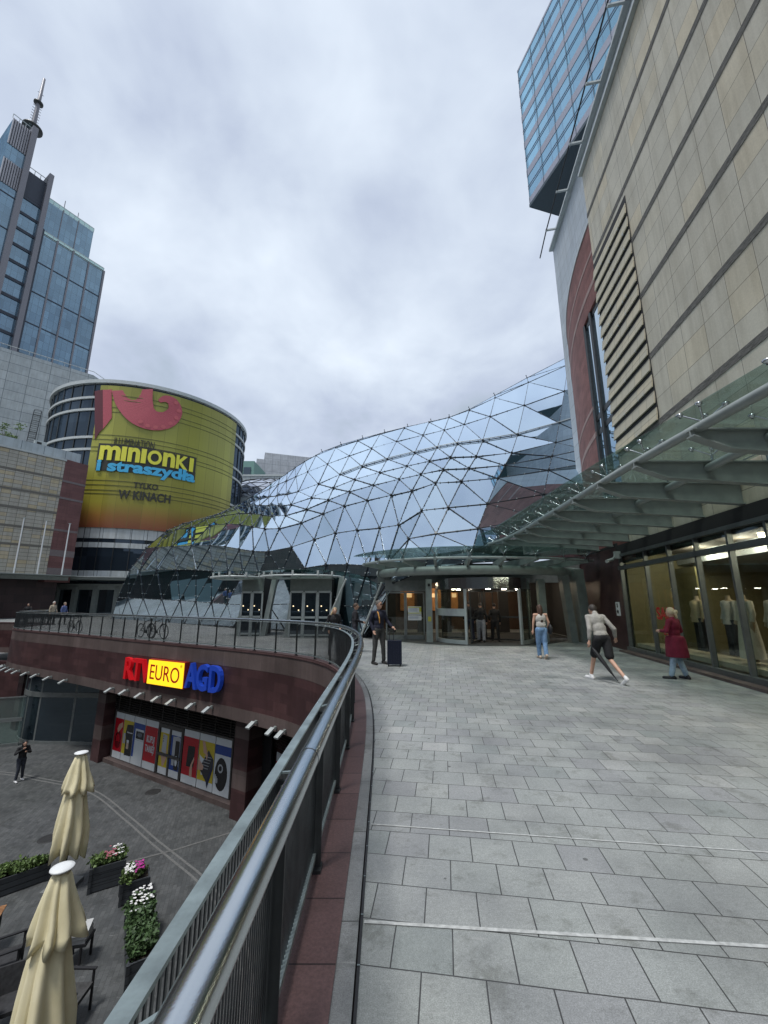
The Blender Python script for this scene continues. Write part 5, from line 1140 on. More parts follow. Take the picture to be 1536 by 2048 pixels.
q = MB(); q.lathe(lp(-2.2, 19.35, -1.3), [(0, 0), (.01, 0)], 8); c_ = lp(-2.35, 19.35, -1.33); q.bar(c_ - LD * .22, c_ + LD * .22, .03, .4, up=(0, 0, 1)); q.build('fan_grille', M['black'], r)
rt = thing('roof_tree', 'small thin leaved tree growing on the roof behind the parapet', 'tree', lp(-5.2, 18.6, -2)); rnd = random.Random(11)
q = MB(); b0 = lp(-5.2, 18.3, -2); q.tube([b0, b0 + Vector((.1, 0, .9)), b0 + Vector((-.1, 0, 1.6))], [.07, .05, .02], 6)
for k in range(9): e = b0 + Vector((rnd.uniform(-2.0, 1.2), rnd.uniform(-.6, .6), rnd.uniform(1.0, 2.4))); q.tube([b0 + Vector((0, 0, .5 + k * .1)), e], [.03, .01], 5)
q.build('trunk', plain('grey_bark', (.10, .085, .07), .9), rt)
q = MB()
for k in range(14): q.leaves(b0 + Vector((rnd.uniform(-2.1, 1.5), rnd.uniform(-.5, .5), rnd.uniform(.9, 2.5))), (.5, .4, .18), 45, .2, rnd)
q.build('crown', M['foliage2'], rt)
# ---------------- pale clad block behind ----------------
wbA, wbD, wbN = basis((-69.0 + 1.5, 85), 47)
def wbp(s, z, o=0.0): p = wbA + wbD * s + wbN * o; return Vector((p.x, p.y, z))
wb_ = thing('grey_panelled_building', 'pale grey panelled building below the tower', 'building', (-72, 82, 0))
q = MB(); q.strip([wbp(-50, 0), wbp(.4, 0)], 0, 52.8, 10, side=1); q.build('panel_wall', M['greytile'], wb_)
q = MB(); q.strip([wbp(.4, 0, 0), wbp(7, 0, -6)], 0, 52.8, 3, side=1); q.build('side_wall', M['greytile'], wb_)
q = MB(); q.tube([wbp(-50, 53.6, .1), wbp(.4, 53.6, .1), wbp(7, 53.6, -5.9)], .07, 6); [q.tube([wbp(-50 + k * 3, 52.8, .1), wbp(-50 + k * 3, 53.6, .1)], .04, 5) for k in range(17)]; q.build('roof_rail', M['palesteel'], wb_)
ldr = thing('caged_ladder', 'caged steel ladder on the pale grey building', 'ladder', wbp(-12, 30, .5))
def l2(x, y): 
    a, b, d = ray(x, y); det = None
    # sight line met with the grey block's plane pushed out
    A_ = wbp(0, 0, .6); t = (A_.x * wbN.x + A_.y * wbN.y) / (a * wbN.x + b * wbN.y); return Vector((a * t, b * t, EYE + d * t))
q = MB(); a, b = l2(76, 822), l2(60, 888); 
for o in (-.6, .6): q.tube([a + wbD * o, b + wbD * o], .07, 5)
for k in range(18): p = a.lerp(b, k / 17); q.tube([p - wbD * .6, p + wbD * .6], .04, 4); 
for k in range(7): p = a.lerp(b, k / 6); q.tube([p - wbD * .6, p - wbD * .5 + wbN * .7, p + wbD * .5 + wbN * .7, p + wbD * .6], .05, 4)
q.build('ladder_frame', M['darksteel'], ldr)
# ---------------- tall tower ----------------
TA, TD, TN = basis((-210.07, 260), 31)
def tpt(s, z, o=0.0): p = TA + TD * s + TN * o; return Vector((p.x, p.y, z))
tt = thing('skyscraper', 'tall blue glass skyscraper with fins and a spire at the upper left', 'skyscraper', tpt(-30, 0, -15))
def tb_(s0, s1, z0, z1, o0, o1, m_, nm, mb=None):
    q = MB(); q.hexa([tpt(s0, z0, o1), tpt(s1, z0, o1), tpt(s1, z0, o0), tpt(s0, z0, o0)][::-1], [tpt(s0, z1, o1), tpt(s1, z1, o1), tpt(s1, z1, o0), tpt(s0, z1, o0)][::-1]); return q.build(nm, m_, tt)
TG = M['towerglass']; fin = plain('grey_brown_fin', (.17, .17, .19), .5, .3); dkb = plain('navy_joint', (.02, .03, .05), .5)
tb_(-38.7, 0, 0, 242.5, -30, 0, TG, 'main_block'); tb_(-38.7, -10.4, 242.5, 270, -29, -1.0, TG, 'upper_block')
tb_(-51.5, -41, 0, 263, -28, -1.5, TG, 'recessed_bay'); tb_(-51.5, -41, 263, 282.5, -28, -1, dkb, 'dark_crown_box')
tb_(-63.6, -54, 0, 311, -30, 0, TG, 'left_block')
tb_(-41.4, -38.8, 0, 289, -22, 2.5, fin, 'fin'); tb_(-54.4, -51.4, 0, 315, -22, 2.5, fin, 'fin'); tb_(-.9, .3, 0, 243.5, -28, .8, fin, 'fin')
tb_(-38.8, -37.6, 0, 246, -1, 1.4, dkb, 'fin_joint')  # dark navy strip beside the fin
for (z0, z1) in ((261, 279), (290.5, 311)):
    lou = MB()
    for k in range(8): s_ = -63.4 + k * 1.2; lou.bar(tpt(s_, z0, .3), tpt(s_, z1, .3), .6, .6)
    lou.build('crown_louvres', plain('pale_louvre', (.35, .35, .38), .5), tt); q = tb_(-63.5, -54.2, 261, 279, -.5, .1, dkb, 'louvre_backing'); tb_(-63.5, -54.2, 290.5, 311, -.5, .1, dkb, 'louvre_backing')
for s_ in (-29.6, -20.2, -10.3): tb_(s_ - .45, s_ + .45, 0, 244.5 if s_ < -12 else 243, -1, .7, fin, 'vertical_rib')
for k in range(11): z = 243.5 - 22.3 * k; tb_(-38.6, -1, z - .5, z + .2, -1, .3, dkb, 'joint_band')
for k in range(21): z = 262 - 12.2 * k; tb_(-51.3, -41.3, z - 1.1, z + .9, -2, -1.0, dkb, 'floor_gap')
for k in range(12): z = 255 - 24 * k; tb_(-63.5, -54.2, z - .4, z + .4, -1, .25, dkb, 'joint_band')
for s_ in (-29.6, -20.2): tb_(s_ - .25, s_ + .25, 243, 271, -2, -.7, fin, 'vertical_rib')
for s0, s1, z, o in ((-38.5, -10.4, 270, -1), (-38.5, -.5, 242.6, .2), (-51, -41.5, 282.5, -1), (-64, -54, 311, 0)):
    q = MB(); q.bar(tpt(s0, z + 3.2, o), tpt(s1, z + 3.2, o), .35, .35); n_ = int((s1 - s0) / 3); [q.bar(tpt(s0 + (s1 - s0) * k / n_, z, o), tpt(s0 + (s1 - s0) * k / n_, z + 3.2, o), .25, .25) for k in range(n_ + 1)]; q.build('parapet_frame', M['palesteel'], tt)
q = MB(); q.bar(tpt(-24.5, 271.6, -1), tpt(-10.4, 271.6, -1), .1, 3, up=(0, 0, 1)); q.bar(tpt(-38, 271.6, -1), tpt(-24.5, 271.6, -1), .1, 3, up=(0, 0, 1)); q.bar(tpt(-38, 244.2, .2), tpt(-.5, 244.2, .2), .1, 3, up=(0, 0, 1)); q.build('glass_parapet', glassy('pale_green_parapet_glass', None, (.7, .9, .88), (.25, .38, .37), .3), tt)
q = MB(); q.lathe(tpt(-52.5, 0, -8), [(3.2, 250), (2.6, 300), (1.6, 318), (1.1, 345), (.8, 368), (0, 368)], 12); q.build('spire', fin, tt)
for z, r_ in ((322, 5.6), (345, 2.7)): q = MB(); q.lathe(tpt(-52.5, z, -8), [(.9, -.8), (r_, -.5), (r_, .5), (.9, .9)], 24); q.build('spire_disc', M['darksteel'], tt)
q = MB()
for k in range(7): z = 327 + k * 2.4; q.bar(tpt(-55.0 , z, -8), tpt(-50.2, z, -8), .25, .25)
q.bar(tpt(-54.2, 354, -8), tpt(-50.8, 354, -8), .25, .25); q.bar(tpt(-29, 270, -3), tpt(-29, 281, -3), .3, .3); q.bar(tpt(-20.5, 270, -3), tpt(-20.5, 279, -3), .3, .3); q.build('antenna_rods', fin, tt)
# ---------------- far office building ----------------
fo_ = thing('far_office_building', 'pale grey office building with blue window bands behind the glass roof', 'building', (-40, 150, 0))
F0, F1 = at(513, 925, 150), at(740, 955, 165)
def fbx(z0, z1, m_, nm, o=0.0, x0=0.0, x1=0.0):
    d = (F1 - F0); d.z = 0; d.normalize(); n = Vector((d.y, -d.x, 0)); a = Vector((F0.x, F0.y, 0)) + n * o + d * x0; b = Vector((F1.x, F1.y, 0)) + n * o + d * (12 + x1)
    q = MB(); q.strip([a, b], z0, z1, 22, side=1); return q.build(nm, m_, fo_)
zt_ = F0.z
ft = panels('pale_office_cladding', [(0, (.38, .40, .43)), (1, (.42, .44, .47))], 3, 3, 0, .12, (.2, .22, .24), .6)
fbx(0, zt_ - 5, ft, 'wall'); z = zt_
fbx(zt_ - 5, zt_ + 1.5, ft, 'upper_wall', .3); fbx(zt_ + 1.5, zt_ + 5.2, ft, 'roof_plant_room', -2, 3, 0)
for k in range(4):
    z = zt_ - 8.2 - k * 8; fbx(z, z + 3.0, tower_glass('office_window_band_%d' % k, (.10, .22, .32), (.30, .42, .52), 3.0, 30, .3), 'window_band', .4)
    fbx(z + 3, z + 3.4, dkb, 'band_edge', .6)
q = MB(); q.bar(Vector((F0.x + 32, F0.y + 2, zt_ + 7)), Vector((F0.x + 50, F0.y + 3, zt_ + 7)), .6, .6); [q.bar(Vector((F0.x + x, F0.y + 3, zt_ + 5)), Vector((F0.x + x, F0.y + 3, zt_ + 7)), .3, .3) for x in (32, 50)]; q.build('roof_frame', ft, fo_)
g2 = thing('green_office_building', 'small glimpse of a green clad building beside the round building', 'building', (-52, 130, 0))
p = at(496, 922, 120); q = MB(); q.box((p.x - 5, 126, p.z / 2), (14, 12, p.z)); q.build('green_wall', pm((.13, .24, .21), .5, 0, 'green_cladding'), g2)
q = MB(); q.box((p.x + .0, 119.9, p.z - 3.6), (2.2, .3, 3.0)); q.build('window', M['darkglass'], g2)
p = at(505, 950, 105); g3 = thing('low_grey_building', 'low grey panelled building between the round building and the glass roof', 'building', (p.x, 110, 0))
q = MB(); q.box((p.x - 1, 112, p.z / 2), (20, 12, p.z)); q.build('grey_wall', M['greytile'], g3)
q = MB(); q.box((p.x - 1, 112, p.z + .2), (20.4, 12.4, .4)); q.build('coping', M['palesteel'], g3)

# ---------------- unseen wings added behind the viewpoint to darken reflections in the glass roof ----------------
def block(name, lab, pts, h, m_):
    r = thing(name, lab, 'building', (pts[0][0], pts[0][1], PZ)); q = MB(); q.strip(pts, PZ, h, 12, side=1); q.build('stone_wall', m_, r)
    for z in range(1, int(h) - 2, 4):
        q = MB(); q.strip(offset([Vector((*p, 0)) for p in pts], -.06), z, z + 1.9, .1, side=1); q.build('window_band', M['darkglass'], r)
block('unseen_brown_wing', 'added brown stone wing across the plaza, seen only mirrored in the glass roof', [(-62, 30), (-58, -10), (-46, -34)], 20, panels('brown_wing_stone', [(0, (.10, .075, .062)), (1, (.14, .105, .085))], 1.5, .8, .5, .02, (.04, .03, .03), .6))
block('grey_building', 'added grey stone wing behind the viewpoint, seen only mirrored in the glass roof', [(-46, -34), (-10, -46), (26, -44)], 17, panels('grey_wing_stone', [(0, (.13, .13, .12)), (1, (.17, .165, .15))], 1.5, .8, .5, .02, (.05, .05, .05), .6))
from mathutils import noise as mnoise
# ================= people =================
def remesh(mb, vox, it=4, wr=0.0, ws=9.0, seed=0.0):
    me = bpy.data.meshes.new('tmp'); me.from_pydata(mb.v, [], mb.f); o = bpy.data.objects.new('tmp', me); COL.objects.link(o)
    m = o.modifiers.new('r', 'REMESH'); m.mode = 'VOXEL'; m.voxel_size = vox
    if it: s = o.modifiers.new('s', 'SMOOTH'); s.iterations = it; s.factor = .5
    dg = bpy.context.evaluated_depsgraph_get(); dg.update(); r = bpy.data.meshes.new_from_object(o.evaluated_get(dg))
    vs = []
    for v in r.vertices:
        p = v.co.copy()
        if wr: p += v.normal * wr * (mnoise.noise(Vector((p.x * ws, p.y * ws, p.z * ws * .55 + seed))) + .5 * mnoise.noise(p * ws * 2.3))
        vs.append(p)
    q = MB(); q.add(vs, [tuple(f.vertices) for f in r.polygons], smooth=True)
    bpy.data.objects.remove(o); bpy.data.meshes.remove(me); bpy.data.meshes.remove(r); return q
def person(lab, loc, heading, H, kn, an, el, wr_, top, bot, shoes, hair, lean=0.0, headturn=0.0, group=None, sleeve=1.0, hem=.90, kind='trousers', lw=1.0, vox=.011, twist=0.0, toes=None, headdown=0.0, coat=None, neckline=1.0, bend=None):
    """joints in metres for a 1.75 m figure: x to the person's right, y forward, z up; pairs are (left, right)"""
    r = thing('person', lab, 'person', loc, group); k = H / 1.75; ch = math.cos(heading); sh_ = math.sin(heading); lo = Vector(loc)
    def W(p): x, y, z = p; return lo + Vector((x * ch - y * sh_, x * sh_ + y * ch, z)) * k
    def off(p, z):  # lean the upper body
        return (p[0] + 0, p[1] + lean * max(0, z - .95) / .5, p[2])
    pel = (0, 0, .95); che = (0, lean * .75, 1.30); nck = (0, lean + .0, 1.47); hd = (math.sin(headturn) * .02, lean * 1.15 + .03 + headdown * .05, 1.63 - headdown * .06 - abs(lean) * .15)
    shd = [(-.185, lean * .95, 1.405 - abs(lean) * .1), (.185, lean * .95, 1.405 - abs(lean) * .1)]; hip = [(-.095, 0, .92), (.095, 0, .92)]
    toes = toes or [(0, 1, 0), (0, 1, 0)]
    R3 = Matrix.Rotation(heading + headturn, 3, 'Z')
    b = MB(); c = lambda p, q, r1, r2, n=10: b.cap(W(p), W(q), r1 * k, r2 * k, n)
    S = Matrix.Rotation(heading, 3, 'Z')
    b.ball(W((0, 0, .97)), (.155 * k, .105 * k, .12 * k), 14, 9, S); b.ball(W((0, lean * .35, 1.12)), (.14 * k, .095 * k, .16 * k), 14, 9, S); b.ball(W(che), (.165 * k, .108 * k, .17 * k), 14, 9, S)
    c(shd[0], shd[1], .062, .062); c(nck, (hd[0], hd[1] - .01, hd[2] - .07), .055, .05)
    hc = W(hd); b.ball(hc, (.076 * k, .096 * k, .112 * k), 16, 12, R3)
    fwd = R3 @ Vector((0, 1, 0)); rt_ = R3 @ Vector((1, 0, 0)); up = Vector((0, 0, 1))
    b.ball(hc + (fwd * .045 - up * .07) * k, (.048 * k, .045 * k, .045 * k), 10, 8, R3)
    b.cap(hc + (fwd * .09 + up * .015) * k, hc + (fwd * .108 - up * .022) * k, .009 * k, .014 * k, 8)
    for s in (-1, 1): b.ball(hc + rt_ * s * .077 * k - up * .008 * k, (.011 * k, .02 * k, .03 * k), 8, 6, R3)
    b.cap(hc + (fwd * .088 - up * .052 - rt_ * .02) * k, hc + (fwd * .088 - up * .052 + rt_ * .02) * k, .008 * k, .008 * k, 6)
    for i in (0, 1):
        c(shd[i], el[i], .05, .04); c(el[i], wr_[i], .039, .026)
        c(hip[i], kn[i], .082, .055); c(kn[i], an[i], .052, .036)
        t = toes[i]; a = an[i]; f = Vector(t).normalized(); hl = (a[0] - f.x * .05, a[1] - f.y * .05, a[2] - f.z * .05 - .045); tp = (a[0] + f.x * .16, a[1] + f.y * .16, a[2] + f.z * .16 - .055)
        c(a, hl, .036, .034); c(hl, tp, .036, .03)
        e = Vector(el[i]); w = Vector(wr_[i]); d = (w - e).normalized(); pl = w + d * .085; sd = d.cross(Vector((0, 1, 0)) if abs(d.y) < .9 else Vector((1, 0, 0))).normalized(); cu = sd.cross(d)
        c(w, pl, .030, .034)
        for n_, (so_, ln) in enumerate(((-.027, .07), (-.009, .082), (.009, .076), (.026, .06))):
            b0 = pl + sd * so_; m_ = b0 + d * ln * .55 + cu * .006; c(b0, m_, .0105, .010, 6); c(m_, b0 + d * ln * .85 + cu * .03, .010, .008, 6)
        c(w + d * .02 + cu * .0 - sd * .02, w + d * .07 - sd * .05 + cu * .015, .012, .010, 6)
    remesh(b, vox, 2).build('body', M['skin'], r)
    e_ = MB()
    for s in (-1, 1): e_.ball(hc + (fwd * .088 + rt_ * s * .03 + up * .012) * k, (.012 * k, .008 * k, .007 * k), 8, 5, R3)
    e_.build('eyes', M['black'], r)
    # top
    g_ = MB(); gc_ = lambda p, q, r1, r2, n=12: g_.cap(W(p), W(q), r1 * k, r2 * k, n)
    g_.ball(W((0, lean * .1, hem + .10)), (.168 * k, .125 * k, .13 * k), 14, 9, S); g_.ball(W((0, lean * .35, 1.12)), (.162 * k, .120 * k, .17 * k), 14, 9, S); g_.ball(W(che), (.188 * k, .13 * k, .18 * k), 14, 9, S)
    if sleeve > 0:
        gc_(shd[0], shd[1], .068, .068)
        for i in (0, 1):
            gc_(shd[i], el[i], .062, .053)
            if sleeve > .3: w = Vector(el[i]).lerp(Vector(wr_[i]), min(1, (sleeve - .3) / .7)); gc_(el[i], w, .054, .044)
    else:
        for i in (0, 1): gc_((shd[i][0] * .55, shd[i][1], shd[i][2] + .0), (shd[i][0] * .6, che[1], 1.25), .04, .06)
    if coat:
        cz0, rb = coat; g_.lathe(W((0, 0, 0)), [(.001, cz0 * k), (rb * k, cz0 * k), ((rb + .235) / 2 * k, (cz0 + .95) / 2 * k), (.215 * k, .98 * k), (.19 * k, 1.04 * k), (.001, 1.05 * k)], 20)
    if neckline: gc_((nck[0], nck[1] - .01, nck[2] - .03), (nck[0], nck[1], nck[2] + .015 * neckline), .075, .062)
    remesh(g_, vox * 1.3, 3, .007, 9, len(lab) % 7).build('coat' if coat else 'top', pm(top, .85, 0, 'garment', .2), r)
    # trousers
    t_ = MB(); tc = lambda p, q, r1, r2: t_.cap(W(p), W(q), r1 * k, r2 * k, 12)
    if not coat: t_.ball(W((0, 0, .95)), (.168 * k, .122 * k, .115 * k), 14, 9, S)
    for i in (0, 1):
        if kind == 'shorts': m = Vector(hip[i]).lerp(Vector(kn[i]), .82); tc(hip[i], m, .108, .098)
        else: tc(hip[i], kn[i], (.075 if coat else .100) * (lw + 1) / 2, .070 * lw); a = Vector(kn[i]).lerp(Vector(an[i]), .93); tc(kn[i], a, .068 * lw, .054 * lw)
    remesh(t_, vox * 1.3, 2, .007, 10, len(lab) % 5 + 3).build('shorts' if kind == 'shorts' else 'trousers', pm(bot, .85, 0, 'garment', .25), r)
    for i in (0, 1):
        s_ = MB(); t = toes[i]; a = an[i]; f = Vector(t).normalized(); hl = (a[0] - f.x * .055, a[1] - f.y * .055, a[2] - f.z * .055 - .05); tp = (a[0] + f.x * .17, a[1] + f.y * .17, a[2] + f.z * .17 - .056)
        s_.cap(W(hl), W(tp), .045 * k, .040 * k, 10); s_.cap(W((a[0], a[1], a[2] + .02)), W(hl), .043 * k, .046 * k, 10); remesh(s_, vox, 2).build('shoe', pm(shoes, .5, 0, 'shoe_leather', .1), r)
    hcol, style = hair; h_ = MB(); hk = hc - fwd * .012 * k + up * .018 * k
    h_.ball(hk, (.086 * k, .104 * k, .112 * k), 14, 10, R3)
    # open the face: only keep points behind the hairline
    keep = MB(); vs = h_.v; fs = [f for f in h_.f if all(((vs[i] - hc).dot(fwd) < .045 * k + max(0, (vs[i] - hc).dot(up)) * .55) and ((vs[i] - hc).dot(up) > (-.06 if style != 'short' else -.045) * k - 0 * k) for i in f)]
    keep.add(vs, fs, smooth=True)
    if style == 'long':
        keep.cap(hc - fwd * .06 * k, W((hd[0], hd[1] - .10, 1.20)), .07 * k, .055 * k, 12)
        for s in (-1, 1): keep.cap(hc - fwd * .03 * k + rt_ * s * .06 * k, W((hd[0] + s * .07, hd[1] - .08, 1.28)), .038 * k, .025 * k, 8)
    if style == 'sweep':
        keep.cap(hc - fwd * .05 * k, hc - fwd * .08 * k - rt_ * -.14 * k - up * .2 * k, .06 * k, .035 * k, 10); keep.cap(hc - fwd * .03 * k - rt_ * -.06 * k, hc - rt_ * -.2 * k - up * .27 * k, .04 * k, .015 * k, 10)
    if style == 'tied':
        keep.ball(hc - fwd * .115 * k + up * .01 * k + rt_ * .03 * k, (.055 * k, .05 * k, .06 * k), 10, 8); keep.cap(hc - fwd * .11 * k, hc - fwd * .13 * k + rt_ * .03 * k - up * .13 * k, .04 * k, .02 * k, 8)
    keep.build('hair', pm(hcol, .6, 0, 'hair', .3), r); return r, W, hc, fwd, rt_
def std(st=0.0): return ([(-.11, .03 + st, .50), (.11, .03 - st, .50)], [(-.12, st * 1.6, .09), (.12, -st * 1.6, .09)])
NV_, DG = (.012, .014, .03), (.05, .05, .048)
# man with suitcase
kn, an = [(-.12, .05, .50), (.13, .02, .50)], [(-.16, .03, .09), (.15, -.02, .09)]
L1 = atz(757, 1328, 0)
m1, W1, hc1, f1, r1 = person('man in a navy jacket and grey trousers standing with his hand on a suitcase', L1, R(-148), 1.77, kn, an, [(-.27, .03, 1.16), (.24, -.06, 1.15)], [(-.34, .16, 1.02), (.21, .05, .93)], NV_, DG, (.02, .018, .017), ((.10, .085, .07), 'short'), headturn=R(22), lw=1.0)
q = MB(); q.bar(hc1 + f1 * .098 + r1 * -.065 + Vector((0, 0, .013)), hc1 + f1 * .098 + r1 * .065 + Vector((0, 0, .013)), .02, .035, up=(0, 0, 1)); q.build('sunglasses', M['black'], m1)
q = MB(); q.tube([W1((.07, -.02, 1.46)), W1((.085, .11, 1.40)), W1((.07, .155, 1.25)), W1((.05, .14, 1.12))], [.018, .02, .02, .014], 8); q.build('orange_strap', pm((.5, .24, .05), .7, 0, 'strap'), m1)
sc_ = atz(789, 1332, 0); su = thing('suitcase', 'dark navy ribbed suitcase on wheels with its handle pulled out', 'suitcase', sc_)
q = MB(); 
for k in range(7): q.box(sc_ + Vector((-.18 + k * .06, 0, .37)), (.035, .27, .60), 0)
q.box(sc_ + Vector((0, 0, .37)), (.40, .24, .62)); q.build('shell', pm((.007, .011, .028), .4, .1, 'navy_polycarbonate', .1), su)
q = MB(); [q.bar(sc_ + Vector((x, .06, .66)), sc_ + Vector((x, .06, .98)), .018, .018) for x in (-.14, -.02)]; q.bar(sc_ + Vector((-.16, .06, .98)), sc_ + Vector((0, .06, .98)), .03, .03, up=(0, 0, 1)); q.build('handle', M['black'], su)
for x in (-.16, .16):
    for y in (-.09, .09): q = MB(); q.tube([sc_ + Vector((x - .015, y, .03)), sc_ + Vector((x + .015, y, .03))], .03, 10); q.build('wheel', M['rubber'], su)
# fair haired woman and the man with a phone
kn, an = std(.08)
person('fair haired woman in black clothes walking behind the curve of the handrail', Vector((-1.66, 14.0, 0)), R(-160), 1.57, kn, an, [(-.24, -.04, 1.14), (.25, -.02, 1.14)], [(-.2, .12, .98), (.22, .1, .92)], (.014, .014, .016), (.015, .015, .02), (.02, .02, .02), ((.42, .30, .16), 'sweep'), headturn=R(-10), headdown=.6)
m2, W2, hc2, f2, r2 = person('man in a black coat looking right and holding a phone', Vector((-1.03, 15.0, 0)), R(-80), 1.68, *std(.06), [(-.24, .0, 1.15), (.26, -.02, 1.15)], [(-.16, .22, 1.06), (.12, .26, 1.06)], (.012, .012, .016), (.02, .02, .03), (.02, .02, .02), ((.06, .035, .02), 'short'))
q = MB(); q.box(W2((.09, .37, 1.09)), (.12, .075, .012), R(-80)); q.build('phone', M['black'], m2)
# woman in jeans
wj, W3, hc3, f3, r3 = person('long haired woman in a white top and light blue jeans walking to the entrance', atz(1087, 1318, 0), R(2), 1.64, [(-.08, .10, .51), (.09, .0, .50)], [(-.05, .16, .09), (.05, -.14, .14)], [(-.25, .0, 1.16), (.26, -.02, 1.16)], [(-.27, .02, .92), (.25, .06, .93)], (.52, .50, .46), (.15, .26, .42), (.42, .33, .25), ((.06, .03, .018), 'long'), sleeve=0, hem=.98, lw=1.22, toes=[(0, 1, 0), (0, .75, -.6)])
bg = thing('shoulder_bag', 'black shoulder bag hanging from the right shoulder of the woman in jeans', 'bag', W3((.28, .02, .95)))
q = MB(); q.ball(W3((.30, .02, .95)), (.07, .16, .17), 12, 9); q.build('pouch', M['black'], bg); q = MB(); q.tube([W3((.30, .10, 1.05)), W3((.19, .03, 1.46)), W3((.30, -.06, 1.05))], .012, 6); q.build('strap', M['black'], bg)
# man with grey sweater
a_, b_ = atz(1190, 1356, 0), atz(1240, 1370, 0); mid = (a_ + b_) / 2; hd4 = R(4)
m4, W4, hc4, f4, r4 = person('striding man in a light grey sweater, black shorts and white trainers', Vector((4.93, 9.62, 0)), hd4, 1.74, [(-.10, .22, .50), (.10, -.08, .48)], [(-.13, .36, .08), (.15, -.47, .15)], [(-.25, .02, 1.13), (.33, .02, 1.13)], [(-.26, .06, .87), (.42, .14, .92)], (.35, .335, .305), (.012, .012, .014), (.68, .68, .68), ((.035, .028, .022), 'short'), lean=.17, sleeve=.85, kind='shorts', toes=[(-.1, 1, 0), (0, .8, -.55)], headdown=.8, headturn=R(12))
um = thing('folded_umbrella', 'folded black umbrella trailing from the left hand of the man in shorts', 'umbrella', W4((-.24, .06, .8)))
h_, t_e = W4((-.265, .06, .80)), W4((.02, -.34, .12)); q = MB(); d_ = (t_e - h_); q.tube([h_ + d_ * .12, h_ + d_ * .2, h_ + d_ * .4, h_ + d_ * .8, h_ + d_ * .98], [.012, .035, .048, .028, .008], 10); q.build('canopy', M['black'], um)
q = MB(); q.tube([h_ - d_ * .12, h_ + d_ * 1.06], .010, 6); q.build('shaft', M['darksteel'], um)
# red coat
m5, W5, hc5, f5, r5 = person('woman in a dark red knee length coat and pale jeans by the shop window', Vector((6.80, 9.92, 0)), R(28), 1.60, [(-.10, .05, .50), (.11, .04, .49)], [(-.16, .12, .08), (.16, -.06, .08)], [(-.30, .02, 1.17), (.27, -.02, 1.15)], [(-.17, .24, 1.16), (.16, .18, 1.12)], (.15, .006, .025), (.30, .40, .50), (.015, .015, .018), ((.50, .40, .26), 'tied'), coat=(.53, .25), toes=[(-.5, .8, 0), (.2, 1, 0)], lw=1.15, sleeve=.95)
# people in the revolving door
for lab, p, hd_, H_, tc_, bc_, lw_ in (('dark clothed person nearest the open door wing inside the revolving door', (3.85, 18.9, 0), R(10), 1.75, (.012, .012, .015), (.03, .035, .06), 1.0), ('person in loose pale trousers inside the revolving door', (4.25, 18.5, 0), R(-15), 1.68, (.013, .013, .014), (.30, .31, .33), 1.35), ('rightmost dark clothed person inside the revolving door', (4.95, 18.8, 0), R(0), 1.64, (.012, .012, .012), (.015, .015, .016), 1.2)):
    kn, an = std(.07); person(lab, Vector(p), hd_, H_, kn, an, [(-.27, 0, 1.14), (.27, 0, 1.14)], [(-.22, .14, .98), (.26, .05, .9)], tc_, bc_, (.02, .02, .02), ((.02, .016, .014), 'short'), lw=lw_, vox=.016, group='people in the revolving door')
# plaza person
person('person in a black hood and dark jeans standing on the lower plaza', atz(36, 1562, PZ), R(-120), 1.68, [(-.10, .02, .5), (.10, .1, .5)], [(-.14, -.03, .09), (.15, .1, .09)], [(-.26, .08, 1.16), (.30, .06, 1.2)], [(-.06, .24, 1.25), (.10, .22, 1.38)], (.012, .012, .014), (.03, .035, .05), (.65, .65, .65), ((.012, .012, .014), 'long'), headdown=.8, vox=.014)
# far persons
kn, an = std(.08)
person('person in a beige jacket and pale cap near the dark wall', Vector((-25.0, 31.6, 0)), R(-100), 1.72, kn, an, [(-.27, 0, 1.14), (.27, 0, 1.14)], [(-.22, .14, .98), (.26, .05, .9)], (.36, .30, .22), (.03, .03, .03), (.03, .03, .03), ((.5, .48, .44), 'short'), vox=.02, group='people near the dark wall')
person('person in a blue jacket beside the one in beige', Vector((-24.4, 31.9, 0)), R(-90), 1.66, kn, an, [(-.27, 0, 1.14), (.27, 0, 1.14)], [(-.22, .14, .98), (.26, .05, .9)], (.08, .11, .24), (.03, .03, .03), (.03, .03, .03), ((.25, .2, .15), 'short'), vox=.02, group='people near the dark wall')
person('dark clothed person at the far left end of the railing', Vector((-27.4, 30.0 + 2.2, 0)), R(-160), 1.58, kn, an, [(-.30, .05, 1.14), (.30, .05, 1.14)], [(-.22, .24, 1.05), (.26, .25, 1.05)], (.013, .013, .015), (.02, .02, .02), (.02, .02, .02), ((.02, .015, .012), 'short'), vox=.02)
